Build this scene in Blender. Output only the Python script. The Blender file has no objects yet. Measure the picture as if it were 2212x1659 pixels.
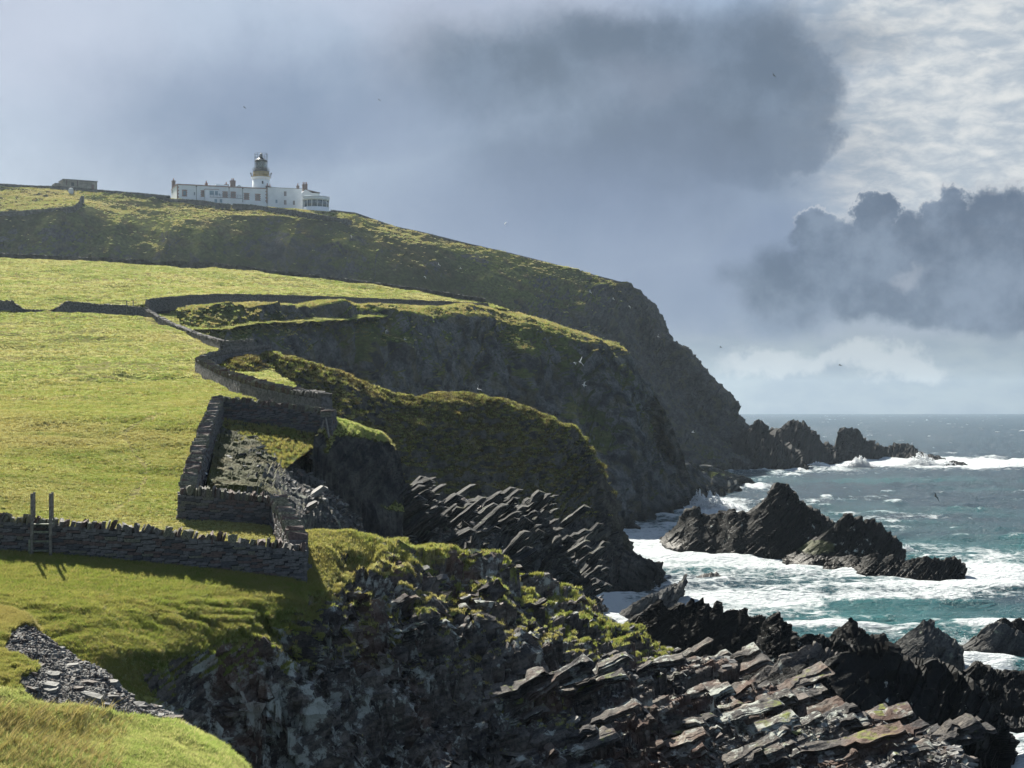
import bpy, math, random
import numpy as np
from mathutils import Vector, Matrix

random.seed(7)
RNG = np.random.default_rng(11)
SC = bpy.context.scene
COL = SC.collection

# ------------------------------------------------------------------ camera
F = 3327.0            # focal length in units of a 2212 wide picture
HZ = 881.0            # true horizon in the same units
CAMZ = 20.0
cam_d = bpy.data.cameras.new("camera")
cam = bpy.data.objects.new("camera", cam_d)
COL.objects.link(cam)
cam.location = (0, 0, CAMZ)
cam.rotation_euler = (math.radians(90), 0, 0)
cam_d.sensor_width = 36.0
cam_d.lens = 36.0 * F / 2212.0
cam_d.shift_y = (HZ - 829.5) / 2212.0
cam_d.clip_start = 0.5
cam_d.clip_end = 20000
SC.camera = cam

# ------------------------------------------------------------------ light and exposure
SUN_EL, SUN_AZ = 37.0, -24.0          # sun stands ahead and to the left of the view
sd = Vector((math.sin(math.radians(SUN_AZ)) * math.cos(math.radians(SUN_EL)),
             math.cos(math.radians(SUN_AZ)) * math.cos(math.radians(SUN_EL)),
             math.sin(math.radians(SUN_EL))))
sun_d = bpy.data.lights.new("sun", 'SUN')
sun_d.energy = 5.0
sun_d.angle = math.radians(0.5)
sun_d.color = (1.0, 0.94, 0.82)
sun = bpy.data.objects.new("sun", sun_d)
COL.objects.link(sun)
sun.rotation_euler = sd.to_track_quat('Z', 'Y').to_euler()
SC.view_settings.view_transform = 'Standard'
SC.view_settings.look = 'None'
SC.view_settings.exposure = 1.42
SC.view_settings.gamma = 1.0
SC.view_settings.use_curve_mapping = False
SC.cycles.use_denoising = True
SC.cycles.max_bounces = 5
SC.cycles.diffuse_bounces = 2
SC.cycles.glossy_bounces = 2
SC.cycles.volume_bounces = 1
SC.cycles.sample_clamp_indirect = 6.0


class NT:
    """small node-tree builder"""
    def __init__(self, tree):
        self.t = tree
        tree.nodes.clear()

    def n(self, kind, props=None, **ins):
        nd = self.t.nodes.new(kind)
        for k, v in (props or {}).items():
            setattr(nd, k, v)
        for k, v in ins.items():
            key = int(k[1:]) if k[0] == 'i' and k[1:].isdigit() else k.replace('_', ' ')
            self.set(nd.inputs[key], v)
        return nd

    def set(self, sock, v):
        if isinstance(v, bpy.types.NodeSocket):
            self.t.links.new(v, sock)
        elif isinstance(v, bpy.types.Node):
            self.t.links.new(v.outputs[0], sock)
        else:
            if isinstance(v, (tuple, list)) and len(v) == 3 and sock.type == 'RGBA':
                v = (*v, 1.0)
            sock.default_value = v

    def math(self, op, a, b=0.0, c=0.0, clamp=False):
        return self.n('ShaderNodeMath', {'operation': op, 'use_clamp': clamp}, i0=a, i1=b, i2=c).outputs[0]

    def vmath(self, op, a, b=(0, 0, 0)):
        nd = self.n('ShaderNodeVectorMath', {'operation': op}, i0=a, i1=b)
        return nd.outputs['Value'] if op in ('LENGTH', 'DOT_PRODUCT', 'DISTANCE') else nd.outputs[0]

    def ramp(self, v, lo, hi, a=0.0, b=1.0, smooth=True):
        return self.n('ShaderNodeMapRange', {'interpolation_type': 'SMOOTHSTEP' if smooth else 'LINEAR'},
                      Value=v, From_Min=lo, From_Max=hi, To_Min=a, To_Max=b).outputs[0]

    def mix(self, f, a, b, blend='MIX'):
        nd = self.n('ShaderNodeMix', {'data_type': 'RGBA', 'blend_type': blend})
        self.set(nd.inputs[0], f)
        self.set(nd.inputs[6], a)
        self.set(nd.inputs[7], b)
        return nd.outputs[2]

    def noise(self, vec, scale, detail=4.0, rough=0.55, dist=0.0):
        return self.n('ShaderNodeTexNoise', None, Vector=vec, Scale=scale, Detail=detail, Roughness=rough, Distortion=dist).outputs[0]

    def attr(self, name):
        return self.n('ShaderNodeAttribute', {'attribute_name': name}).outputs['Fac']


def pix_dir(x, y):
    v = Vector(((x - 1106) / F, 1.0, (HZ - y) / F))
    v.normalize()
    return tuple(v)


# ------------------------------------------------------------------ sky
world = bpy.data.worlds.new("World")
SC.world = world
world.use_nodes = True


def build_sky():
    b = NT(world.node_tree)
    out = b.n('ShaderNodeOutputWorld')
    bg = b.n('ShaderNodeBackground', None, Strength=0.10)
    sky = b.n('ShaderNodeTexSky', {'sky_type': 'NISHITA', 'sun_disc': False,
                                   'sun_elevation': math.radians(SUN_EL), 'sun_rotation': math.radians(SUN_AZ),
                                   'dust_density': 1.5})
    tc = b.n('ShaderNodeTexCoord').outputs['Generated']
    # cloud field is warped a little so that edges billow
    nz1 = b.n('ShaderNodeTexNoise', None, Vector=tc, Scale=16.0, Detail=6.0, Roughness=0.60).outputs[1]
    w = b.vmath('SUBTRACT', nz1, (0.5, 0.5, 0.5))
    wsc = b.n('ShaderNodeVectorMath', {'operation': 'SCALE'}, i0=w, Scale=0.055).outputs[0]
    d = b.vmath('ADD', tc, wsc)
    nz0 = b.n('ShaderNodeTexNoise', None, Vector=tc, Scale=45.0, Detail=5.0, Roughness=0.6).outputs[1]
    w0 = b.vmath('SUBTRACT', nz0, (0.5, 0.5, 0.5))
    wsc0 = b.n('ShaderNodeVectorMath', {'operation': 'SCALE'}, i0=w0, Scale=0.022).outputs[0]
    d2 = b.vmath('ADD', d, wsc0)

    def blob(x, y, rx, ry, lo=0.55, hi=1.15, vec=None):
        c = pix_dir(x, y)
        s = b.vmath('SUBTRACT', vec or d, c)
        s = b.vmath('MULTIPLY', s, (F / rx, F / rx, F / ry))
        return b.ramp(b.vmath('LENGTH', s), lo, hi, 1.0, 0.0)

    def mx(*a):
        r = a[0]
        for q in a[1:]:
            r = b.math('MAXIMUM', r, q)
        return r

    K = 10.0 / 2.676 * 0.76     # colours below are picture values; the background strength and exposure scale them
    def c(r, g, bl):
        lin = [((q / 255 + 0.055) / 1.055) ** 2.4 for q in (r, g, bl)]
        return tuple(q * K for q in lin)
    sep = b.n('ShaderNodeSeparateXYZ', None, Vector=tc)
    z = sep.outputs[2]
    soft = b.noise(tc, 5.0, 5.0, 0.5)
    fine = b.noise(tc, 22.0, 6.0, 0.6)
    st = b.vmath('MULTIPLY', tc, (30, 30, 75))
    ripple = b.noise(st, 1.6, 6.0, 0.60, 0.3)
    # grey-blue veil over everything with the clear sky faintly behind it
    veil = b.mix(b.ramp(b.math('ADD', b.math('MULTIPLY', soft, 0.7), b.math('MULTIPLY', fine, 0.3)), 0.38, 0.62), c(130, 153, 184), c(160, 181, 208))
    col = b.mix(0.93, sky, veil)
    # bright high cloud in the right part
    bright = b.mix(b.ramp(ripple, 0.30, 0.75), c(196, 210, 224), c(252, 255, 255))
    m = mx(blob(2130, 320, 420, 330), blob(2120, 30, 420, 200), blob(2500, 300, 500, 420))
    col = b.mix(m, col, bright)
    m = mx(blob(1050, 20, 420, 60, 0.3, 1.3), blob(40, 60, 330, 160, 0.2, 1.4), blob(880, 60, 120, 150, 0.2, 1.4))
    col = b.mix(b.math('MULTIPLY', m, 0.6), col, c(216, 224, 244))
    # large dark cloud
    dk = b.mix(b.ramp(fine, 0.35, 0.7), c(102, 119, 141), c(128, 146, 170))
    m1 = mx(blob(1560, 250, 300, 190, 0.6, 1.1, d2), blob(1120, 160, 360, 150, 0.2, 1.35), blob(1450, 120, 500, 110, 0.4, 1.2),
            blob(1380, 330, 480, 190, 0.2, 1.4), blob(1700, 200, 160, 150, 0.6, 1.05, d2), blob(1740, 300, 110, 110, 0.6, 1.0, d2))
    col = b.mix(b.math('MULTIPLY', m1, 0.85), col, dk)
    col = b.mix(b.math('MULTIPLY', blob(1400, 185, 140, 55, 0.2, 1.3), 0.55), col, c(150, 163, 186))
    col = b.mix(b.math('MULTIPLY', blob(1560, 300, 260, 90, 0.3, 1.2), 0.4), col, c(102, 117, 138))
    # left grey sheet below it
    m = mx(blob(1200, 520, 620, 240, 0.2, 1.5), blob(1450, 640, 330, 150, 0.4, 1.2), blob(1650, 580, 220, 190, 0.4, 1.2), blob(600, 260, 500, 160, 0.1, 1.4))
    col = b.mix(b.math('MULTIPLY', m, 0.75), col, b.mix(b.ramp(soft, .4, .6), c(118, 142, 176), c(140, 158, 190)))
    # cumulus bank on the right
    cu = b.mix(b.ramp(fine, 0.35, 0.68), c(100, 119, 145), c(142, 160, 184))
    m2 = mx(blob(1920, 560, 230, 100, 0.8, 1.05, d2), blob(1915, 470, 60, 70, 0.75, 1.0, d2), blob(2050, 480, 60, 80, 0.75, 1.0, d2),
            blob(2170, 560, 180, 150, 0.8, 1.05, d2), blob(1780, 520, 95, 60, 0.75, 1.05, d2), blob(2500, 560, 400, 170, 0.8, 1.1, d2),
            blob(1700, 620, 150, 95, 0.3, 1.1, d2), blob(1980, 620, 260, 90, 0.7, 1.1, d2))
    col = b.mix(b.math('MULTIPLY', m2, 0.95), col, cu)
    rimm = b.math('MULTIPLY', b.ramp(m2, 0.02, 0.3), b.ramp(m2, 0.3, 0.75, 1.0, 0.0))
    col = b.mix(b.math('MULTIPLY', b.math('MULTIPLY', rimm, b.ramp(z, (HZ - 520) / F, (HZ - 450) / F)), 0.5), col, c(235, 240, 246))
    col = b.mix(b.math('MULTIPLY', blob(1970, 605, 45, 26, 0.2, 1.2, d2), 0.6), col, c(180, 190, 206))
    # pale band above the sea
    lo = b.mix(b.ramp(b.noise(st, 1.1, 5.0, 0.55), 0.3, 0.7), c(152, 170, 188), c(172, 188, 199))
    zz = b.math('ADD', z, b.math('MULTIPLY', b.math('SUBTRACT', fine, 0.5), 0.02))
    fm = b.ramp(zz, (HZ - 760) / F, (HZ - 715) / F, 1.0, 0.0)
    col = b.mix(fm, col, lo)
    m = mx(blob(1660, 770, 130, 32, 0.5, 1.2, d2), blob(1850, 775, 190, 30, 0.5, 1.2, d2), blob(1990, 785, 70, 28, 0.5, 1.2, d2))
    col = b.mix(b.math('MULTIPLY', m, 0.75), col, c(215, 224, 230))
    b.set(bg.inputs['Color'], col)
    b.t.links.new(bg.outputs[0], out.inputs['Surface'])


build_sky()

# ------------------------------------------------------------------ noise in numpy
def _h(ix, iy, iz, seed):
    n = (ix.astype(np.int64) * 374761393 + iy.astype(np.int64) * 668265263 + iz.astype(np.int64) * 2147483647 + seed * 1274126177) & 0xFFFFFFFF
    n = ((n ^ (n >> 13)) * 1274126177) & 0xFFFFFFFF
    n = (n ^ (n >> 16)) & 0xFFFFFFFF
    n = (n * 2246822519) & 0xFFFFFFFF
    n = n ^ (n >> 15)
    return n.astype(np.float64) / 4294967295.0


def vn(p, seed=0):
    i = np.floor(p)
    f = p - i
    f = f * f * (3 - 2 * f)
    ix, iy, iz = i[..., 0], i[..., 1], i[..., 2]
    r = 0
    for dx in (0, 1):
        wx = f[..., 0] if dx else 1 - f[..., 0]
        for dy in (0, 1):
            wy = f[..., 1] if dy else 1 - f[..., 1]
            for dz in (0, 1):
                wz = f[..., 2] if dz else 1 - f[..., 2]
                r = r + wx * wy * wz * _h(ix + dx, iy + dy, iz + dz, seed)
    return r * 2 - 1


def fbm(p, size, octv=4, seed=0, gain=0.5, ridge=False):
    q = p / np.asarray(size, float)
    a, s, tot = 1.0, 0.0, 0.0
    for k in range(octv):
        v = vn(q * (2.03 ** k) + 17.3 * k, seed + k)
        if ridge:
            v = 1 - 2 * np.abs(v)
        s = s + a * v
        tot += a
        a *= gain
    return s / tot


def sst(x, a, b):
    t = np.clip((x - a) / (b - a), 0, 1)
    return t * t * (3 - 2 * t)


def bed_frame(dip, plunge=0.0, yaw=0.0):
    """rows are the axes of the rock's bedding: along the bed (rising to the right by dip degrees), into the hill, across the beds"""
    d, pl = math.radians(dip), math.radians(plunge)
    u = Vector((math.cos(d), 0, math.sin(d)))
    v = Vector((0, math.cos(pl), math.sin(pl)))
    v = (v - u * v.dot(u)).normalized()
    R = Matrix.Rotation(math.radians(yaw), 3, 'Z')
    u, v = R @ u, R @ v
    w = u.cross(v)
    return np.array([u, v, w])


def blocks(p, frame, size, seed, warp=0.35, tilt=0.7, lw=0.3, saw=0.35):
    """height of jointed blocks: every cell of the bedding frame stands out by its own amount"""
    q = p @ frame.T
    sz = np.asarray(size, float)
    q = q + fbm(p, sz.max() * 2.2, 2, seed + 50)[..., None] * sz * warp * np.array([1, 1, 1.0])
    q = q / sz
    w = np.floor(q[..., 2])
    q0 = q[..., 0] + _h(w, w * 0, w * 0, seed + 1) * 7.3
    q1 = q[..., 1] + _h(w, w * 0 + 3, w * 0, seed + 2) * 5.1
    a, c = np.floor(q0), np.floor(q1)
    h = _h(a, c, w, seed) * 2 - 1
    t0 = (_h(a, c, w, seed + 3) - .5) * (q0 - a - .5) + (_h(a, c, w, seed + 4) - .5) * (q[..., 2] - w - .5) * 1.5
    lay = _h(w, w * 0, w * 0 + 9, seed + 5) * 2 - 1
    fr_ = q[..., 2] - w
    return h * (1 - lw) + lay * lw + t0 * tilt * (1 - lw) + (fr_ - 0.5) * 2 * saw


def slabs(P, frame, size, seed, warp=0.25, keep=0.15, lim=1.5):
    """vertical shift that turns a smooth slope into jointed slabs: inside each joint block the surface lies along the bed, between blocks it drops sheer"""
    u, v, w = frame
    q0, q1 = P @ u, P @ v
    wob = fbm(P, size[0] * 1.3, 3, seed + 60)
    wob2 = fbm(P, size[1] * 2.5, 3, seed + 61)
    a = q1 / size[1] + wob * warp * 2.0 + wob2 * warp
    r1 = np.floor(a)
    b = q0 / size[0] + _h(r1, r1 * 0, r1 * 0, seed) * 5.7 + wob2 * warp * 0.6
    r0 = np.floor(b)
    key = (r1 - r1.min()).astype(np.int64) * 100003 + (r0 - r0.min()).astype(np.int64)
    uq, inv = np.unique(key.reshape(-1), return_inverse=True)
    s = P @ w
    cnt = np.bincount(inv)
    m = np.bincount(inv, s.reshape(-1)) / cnt
    m = (np.round(m / size[2]) + (np.random.default_rng(seed).random(len(uq)) - .5) * 1.2) * size[2]
    sc = m[inv].reshape(s.shape)
    d = (sc - s) * (1 - keep)
    return np.clip(d, -lim, lim) / w[2]


def plate(name, c, frame, L, D, t, seed, mat, parent=None, res=0.22, rag=1.0, sink=0.35):
    """one bed of rock: a long slab along the bedding, blunt at its upper end, ragged along its front"""
    r = np.random.default_rng(seed)
    u, v, w = frame
    ns = max(10, int(L / res))
    s = np.linspace(0, 1, ns)
    e = np.clip(s / r.uniform(.03, .3), 0, 1) ** .6 * np.clip((1 - s) / r.uniform(.015, .04), 0, 1) ** .5
    nstep = r.integers(3, 8)
    hs = r.uniform(.35, 1.15, 12)[np.minimum((s * nstep + .15 * np.sin(s * 9)).astype(int), 11)]
    hv = r.uniform(-.35, .35, 12)[np.minimum((s * nstep * .7 + .5).astype(int), 11)]
    prof = []
    tt = np.array([0, .25, .5, .75, 1.0, 1.0, 1.0, 1.0, 1.0, .4])
    vv = np.array([-.5, -.49, -.5, -.48, -.46, -.35, -.1, .2, .5, .52])
    X0 = (s - .5) * L
    rows_ = []
    for a, b in zip(vv, tt):
        rows_.append(c + X0[:, None] * u + ((a + hv * (a < 0)) * D * (0.25 + 0.75 * e))[:, None] * v + ((b * t * hs - t * sink) * e - t * (1 - e) * .9)[:, None] * w)
    G = np.array(rows_)
    # finer rows
    k = 3
    GG = [G[i] * (1 - j / k) + G[i + 1] * (j / k) for i in range(len(G) - 1) for j in range(k)] + [G[-1]]
    G = np.array(GG)
    q = G + seed * 13.7
    ends = np.minimum(e * 1.2, 1)[None, :, None]
    d1 = fbm(q, (L * .12, D * .5, t * 2), 3, seed)[..., None] * (-v) * D * .10 * rag
    d2 = fbm(q, t * 1.6, 3, seed + 1)[..., None] * w * t * .22 * rag
    d3 = blocks(q, frame, (L * .16, D, t * .34), seed + 2, .1, .3, .5, .5)[..., None] * (-v) * t * .30 * rag
    d4 = fbm(np.stack([s * L + seed * 3.1, s * 0, s * 0], -1), L * .16, 3, seed + 4)[None, :, None] * w * t * .10 * rag
    G = G + (d1 + d2 + d3 + d4) * ends
    z = np.zeros(G.shape[:2])
    return grid_object(name, G, mat, {'veg': np.clip(sst(normals(G)[..., 2], .8, .97) * .5 + fbm(G, t * 3 + .8, 3, 77) * .35 - .12, -.2, 1) * (G[..., 2] > 6), 'wet': wetness(G, 2.0) * .8, 'tone': z}, False, kind=None, parent=parent)


def slab_beds(patch, n, weight, frame, L, D, t, seed, mat, res=.22, sink=.35, rag=1.0):
    p, nr = sample(patch, n, weight, seed)
    host = PATCH[patch][0][5]
    r = np.random.default_rng(seed + 5)
    for i, q in enumerate(p):
        k = r.uniform(.35, 1.45)
        R = np.array(Matrix.Rotation(r.normal(0, .10), 3, 'Z') @ Matrix.Rotation(r.normal(0, .09), 3, 'Y'))
        plate('rock_slab', q, frame @ R.T, L * k * r.uniform(.8, 1.2), D * (.5 + k * .5), t * r.uniform(.35, 1.7), seed * 31 + i, mat, host, res, rag, sink)


# ------------------------------------------------------------------ geometry helpers
def P3(x, y, Y):
    return np.array([(x - 1106) / F * Y, Y, CAMZ + (HZ - y) / F * Y])


def SEA(x, y):
    """point of the shore line: where the ray through this spot meets the sea"""
    return (x, y, CAMZ * F / (y - HZ))


def row(pts):
    return np.array([P3(*p) for p in pts])


def resample(poly, n):
    """by arc length as seen, so that density is even"""
    s = np.stack([poly[:, 0] / poly[:, 1], (poly[:, 2] - CAMZ) / poly[:, 1]], 1)
    d = np.r_[0, np.cumsum(np.hypot(*np.diff(s, axis=0).T) + 1e-9)]
    t = np.linspace(0, d[-1], n)
    return np.stack([np.interp(t, d, poly[:, k]) for k in range(3)], 1)


def screen(Pt):
    return 1106 + F * Pt[..., 0] / Pt[..., 1], HZ - F * (Pt[..., 2] - CAMZ) / Pt[..., 1]


def normals(P):
    du = np.gradient(P, axis=1)
    dv = np.gradient(P, axis=0)
    n = np.cross(du, dv)
    l = np.linalg.norm(n, axis=2, keepdims=True)
    return n / np.maximum(l, 1e-9)


def loft(rows, res=2.5, nv=None, smooth=0, nu=None):
    """rows of world points -> grid (nv, nu, 3), first row lowest / nearest"""
    if nu is None:
        L = 0
        for r in rows:
            s = np.stack([r[:, 0] / r[:, 1], (r[:, 2]) / r[:, 1]], 1) * F
            L = max(L, np.hypot(*np.diff(s, axis=0).T).sum())
        nu = int(L / res)
    R = [resample(r, nu) for r in rows]
    out = []
    for k in range(len(R) - 1):
        if nv and nv[k]:
            m = nv[k]
        else:
            xa, ya = screen(R[k]); xb, yb = screen(R[k + 1])
            m = max(3, int(np.percentile(np.hypot(xa - xb, ya - yb), 75) / res))
        for t in np.arange(m) / m:
            out.append(R[k] * (1 - t) + R[k + 1] * t)
    out.append(R[-1])
    P = np.array(out)
    for _ in range(smooth):
        Q = P.copy()
        Q[1:-1] = (P[:-2] + 2 * P[1:-1] + P[2:]) / 4
        Q[:, 1:-1] = (Q[:, :-2] + 2 * Q[:, 1:-1] + Q[:, 2:]) / 4
        P = Q
    return P


def grid_object(name, P, mat, attrs=None, smooth=False, kind='structure', parent=None):
    nv, nu = P.shape[:2]
    me = bpy.data.meshes.new(name)
    me.vertices.add(nv * nu)
    me.vertices.foreach_set('co', P.reshape(-1).astype(np.float32))
    idx = np.arange(nv * nu).reshape(nv, nu)
    q = np.stack([idx[:-1, :-1], idx[:-1, 1:], idx[1:, 1:], idx[1:, :-1]], -1).reshape(-1, 4)
    nf = len(q)
    me.loops.add(nf * 4)
    me.loops.foreach_set('vertex_index', q.reshape(-1).astype(np.int32))
    me.polygons.add(nf)
    me.polygons.foreach_set('loop_start', (np.arange(nf) * 4).astype(np.int32))
    me.polygons.foreach_set('use_smooth', np.full(nf, smooth))
    for k, a in (attrs or {}).items():
        at = me.attributes.new(k, 'FLOAT', 'POINT')
        at.data.foreach_set('value', np.ascontiguousarray(a).reshape(-1).astype(np.float32))
    me.update(calc_edges=True)
    me.validate()
    me.materials.append(mat)
    o = bpy.data.objects.new(name, me)
    COL.objects.link(o)
    if kind:
        o['kind'] = kind
    if parent is not None:
        o.parent = parent
    return o


def raw_mesh(name, verts, faces, mat, smooth=False):
    me = bpy.data.meshes.new(name)
    me.from_pydata([tuple(v) for v in verts], [], faces)
    me.update()
    me.materials.append(mat)
    if smooth:
        for p in me.polygons:
            p.use_smooth = True
    return me


def link(name, me, parent=None, loc=None, rot=None, scale=None, kind=None):
    o = bpy.data.objects.new(name, me)
    COL.objects.link(o)
    if parent is not None:
        o.parent = parent
    if loc is not None:
        o.location = loc
    if rot is not None:
        o.rotation_euler = rot
    if scale is not None:
        o.scale = scale
    if kind:
        o['kind'] = kind
    return o


def thing(o, label, cat, group=None):
    o['label'] = label
    o['category'] = cat
    if group:
        o['group'] = group
    return o


def empty(name, loc, rz=0.0):
    o = bpy.data.objects.new(name, None)
    COL.objects.link(o)
    o.location = loc
    o.rotation_euler = (0, 0, rz)
    o.empty_display_size = 0.3
    return o


BOX_F = [(0, 1, 3, 2), (4, 6, 7, 5), (0, 4, 5, 1), (2, 3, 7, 6), (0, 2, 6, 4), (1, 5, 7, 3)]


class MB:
    """collects simple solids into one mesh"""
    def __init__(self):
        self.v, self.f = [], []

    def box(self, x0, x1, y0, y1, z0, z1, M=None):
        b = len(self.v)
        for i in range(8):
            p = Vector((x1 if i & 4 else x0, y1 if i & 2 else y0, z1 if i & 1 else z0))
            self.v.append(tuple(M @ p) if M else tuple(p))
        self.f += [tuple(b + k for k in q) for q in BOX_F]
        return self

    def hexa(self, pts):
        b = len(self.v)
        self.v += [tuple(p) for p in pts]
        self.f += [tuple(b + k for k in q) for q in BOX_F]
        return self

    def lathe(self, prof, n=24, cx=0, cy=0, a0=0.0, a1=2 * math.pi, cap=True):
        b = len(self.v)
        full = abs(a1 - a0 - 2 * math.pi) < 1e-6
        m = n if full else n + 1
        for r, z in prof:
            for k in range(m):
                a = a0 + (a1 - a0) * k / n
                self.v.append((cx + r * math.cos(a), cy + r * math.sin(a), z))
        for i in range(len(prof) - 1):
            for k in range(n):
                k2 = (k + 1) % m
                self.f.append((b + i * m + k, b + i * m + k2, b + (i + 1) * m + k2, b + (i + 1) * m + k))
        if cap and full:
            self.f.append(tuple(b + k for k in reversed(range(m))))
            self.f.append(tuple(b + (len(prof) - 1) * m + k for k in range(m)))
        return self

    def bar(self, p0, p1, r, n=6, r1=None):
        p0, p1 = Vector(p0), Vector(p1)
        d = (p1 - p0).normalized()
        u = d.orthogonal().normalized()
        w = d.cross(u)
        b = len(self.v)
        r1 = r if r1 is None else r1
        for p, rr in ((p0, r), (p1, r1)):
            for k in range(n):
                a = 2 * math.pi * k / n
                self.v.append(tuple(p + (u * math.cos(a) + w * math.sin(a)) * rr))
        for k in range(n):
            self.f.append((b + k, b + (k + 1) % n, b + n + (k + 1) % n, b + n + k))
        self.f.append(tuple(b + k for k in reversed(range(n))))
        self.f.append(tuple(b + n + k for k in range(n)))
        return self

    def mesh(self, name, mat, smooth=False):
        return raw_mesh(name, self.v, self.f, mat, smooth)

    def build(self, name, mat, parent=None, loc=None, rot=None, smooth=False, kind=None):
        return link(name, self.mesh(name, mat, smooth), parent, loc, rot, None, kind)


# ------------------------------------------------------------------ materials
def new_mat(name):
    m = bpy.data.materials.new(name)
    m.use_nodes = True
    b = NT(m.node_tree)
    out = b.n('ShaderNodeOutputMaterial')
    pr = b.n('ShaderNodeBsdfPrincipled')
    b.t.links.new(pr.outputs[0], out.inputs['Surface'])
    return m, b, pr, out


def ground_mat(name, g1, g2, g3, r1, r2, lich=(0.42, 0.44, 0.40), lich_amt=0.0, gscale=1.0, rscale=1.0,
               frame=None, bump=0.5, rough=0.85, tint=None, tint_amt=0.0, spec=0.3, fine=1.0):
    """soil, turf and rock in one material. veg (0 rock .. 1 turf) and tone come with the surface, everything finer is noise in metres"""
    m, b, pr, out = new_mat(name)
    co = b.n('ShaderNodeTexCoord').outputs['Object']
    veg = b.attr('veg')
    big = b.noise(co, 0.06 * gscale, 3)
    mid = b.noise(co, 0.45 * gscale, 5, 0.6)
    fin = b.noise(co, 4.0 * fine, 5, 0.65)
    g = b.mix(b.ramp(big, 0.38, 0.62), g1, g2)
    g = b.mix(b.ramp(mid, 0.48, 0.68), g, g3)
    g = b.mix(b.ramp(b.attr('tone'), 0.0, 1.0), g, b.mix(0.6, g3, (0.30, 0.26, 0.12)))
    g = b.mix(b.ramp(fin, 0.38, 0.68, 0.0, 0.9), b.mix(0.55, g, (0.02, 0.022, 0.012), 'MIX'), b.mix(1.0, g, (1.15, 1.15, 1.1), 'MULTIPLY'))
    # rock: colour follows the beds
    if frame is None:
        rc = co
    else:
        vs = [b.vmath('DOT_PRODUCT', co, tuple(frame[k])) for k in range(3)]
        rc = b.n('ShaderNodeCombineXYZ', None, X=b.math('MULTIPLY', vs[0], 0.35), Y=b.math('MULTIPLY', vs[1], 0.35), Z=b.math('MULTIPLY', vs[2], 3.0)).outputs[0]
    rn = b.noise(rc, 0.8 * rscale, 6, 0.65)
    rf = b.noise(co, 6.0 * fine, 4, 0.7)
    r = b.mix(b.ramp(rn, 0.35, 0.65), r1, r2)
    r = b.mix(b.ramp(rf, 0.35, 0.7, 0.0, 0.85), r, b.mix(1.0, r, (0.33, 0.34, 0.38), 'MULTIPLY'))
    if lich_amt > 0:
        ln = b.noise(co, 1.1 * fine, 6, 0.72)
        lb = b.noise(co, 0.16, 2)
        la = b.math('ADD', ln, b.math('MULTIPLY', b.math('SUBTRACT', lb, 0.5), 0.35))
        r = b.mix(b.ramp(la, 0.66 - lich_amt * 0.22, 0.72 - lich_amt * 0.2), r, lich)
    if tint is not None:
        tn = b.noise(co, 0.25, 5, 0.6)
        r = b.mix(b.math('MULTIPLY', b.ramp(tn, 0.5, 0.62), tint_amt), r, tint)
    vn_ = b.math('ADD', veg, b.math('MULTIPLY', b.math('SUBTRACT', b.noise(co, 2.2 * fine, 5, 0.7), 0.5), 0.9))
    vm = b.ramp(vn_, 0.40, 0.60)
    wet = b.attr('wet')
    r = b.mix(wet, r, b.mix(1.0, r, (0.35, 0.37, 0.38), 'MULTIPLY'))
    b.set(pr.inputs['Base Color'], b.mix(vm, r, g))
    b.set(pr.inputs['Roughness'], b.math('SUBTRACT', rough, b.math('MULTIPLY', wet, 0.25)))
    b.set(pr.inputs['Specular IOR Level'], spec)
    hb = b.math('ADD', b.math('MULTIPLY', fin, 0.10), b.math('MULTIPLY', rn, 0.12))
    bp = b.n('ShaderNodeBump', None, Strength=bump, Distance=1.0, Height=hb)
    b.set(pr.inputs['Normal'], bp.outputs[0])
    return m


def flat_mat(name, col, rough=0.7, var=0.15, scale=3.0, spec=0.4, metal=0.0, bump=0.0):
    m, b, pr, out = new_mat(name)
    co = b.n('ShaderNodeTexCoord').outputs['Object']
    n = b.noise(co, scale, 5, 0.6)
    dark = tuple(q * (1 - var * 2) for q in col)
    c = b.mix(b.ramp(n, 0.3, 0.7), dark, tuple(min(1, q * (1 + var * 0.6)) for q in col))
    b.set(pr.inputs['Base Color'], c)
    b.set(pr.inputs['Roughness'], rough)
    b.set(pr.inputs['Specular IOR Level'], spec)
    b.set(pr.inputs['Metallic'], metal)
    if bump:
        bp = b.n('ShaderNodeBump', None, Strength=bump, Distance=0.05, Height=n)
        b.set(pr.inputs['Normal'], bp.outputs[0])
    return m
# ================================================================== large structure
FR_E = bed_frame(36, 12, 8)       # beds rise to the right
FR_M = bed_frame(24, 8, 6)
FR_C = bed_frame(-52, 0, 0)       # steep joints of the near cliff
FR_S = bed_frame(40, 5, -4)
FR_A = bed_frame(62, 0, 0)
FR_B = bed_frame(-68, 20, 20)

ROCK_D = (0.060, 0.062, 0.066)
ROCK_L = (0.135, 0.135, 0.130)
M_FIELD = ground_mat('turf of the fields', (0.160, 0.195, 0.055), (0.200, 0.210, 0.075), (0.235, 0.220, 0.100), ROCK_D, ROCK_L,
                     lich_amt=0.4, bump=0.8, gscale=1.0, spec=0.0)
M_FIELD2 = ground_mat('golden turf of the upper field', (0.150, 0.150, 0.042), (0.185, 0.165, 0.060), (0.200, 0.170, 0.070), ROCK_D, ROCK_L,
                      bump=0.8, gscale=0.5, spec=0.15, fine=0.5)
M_FAR = ground_mat('heath and rock of the far headland', (0.090, 0.108, 0.032), (0.040, 0.044, 0.020), (0.080, 0.070, 0.034), (0.040, 0.044, 0.046), (0.085, 0.086, 0.086),
                   lich_amt=0.0, bump=1.0, gscale=0.35, rscale=0.25, frame=None, spec=0.0, fine=0.22, tint=(0.10, 0.095, 0.04), tint_amt=0.4)
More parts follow.
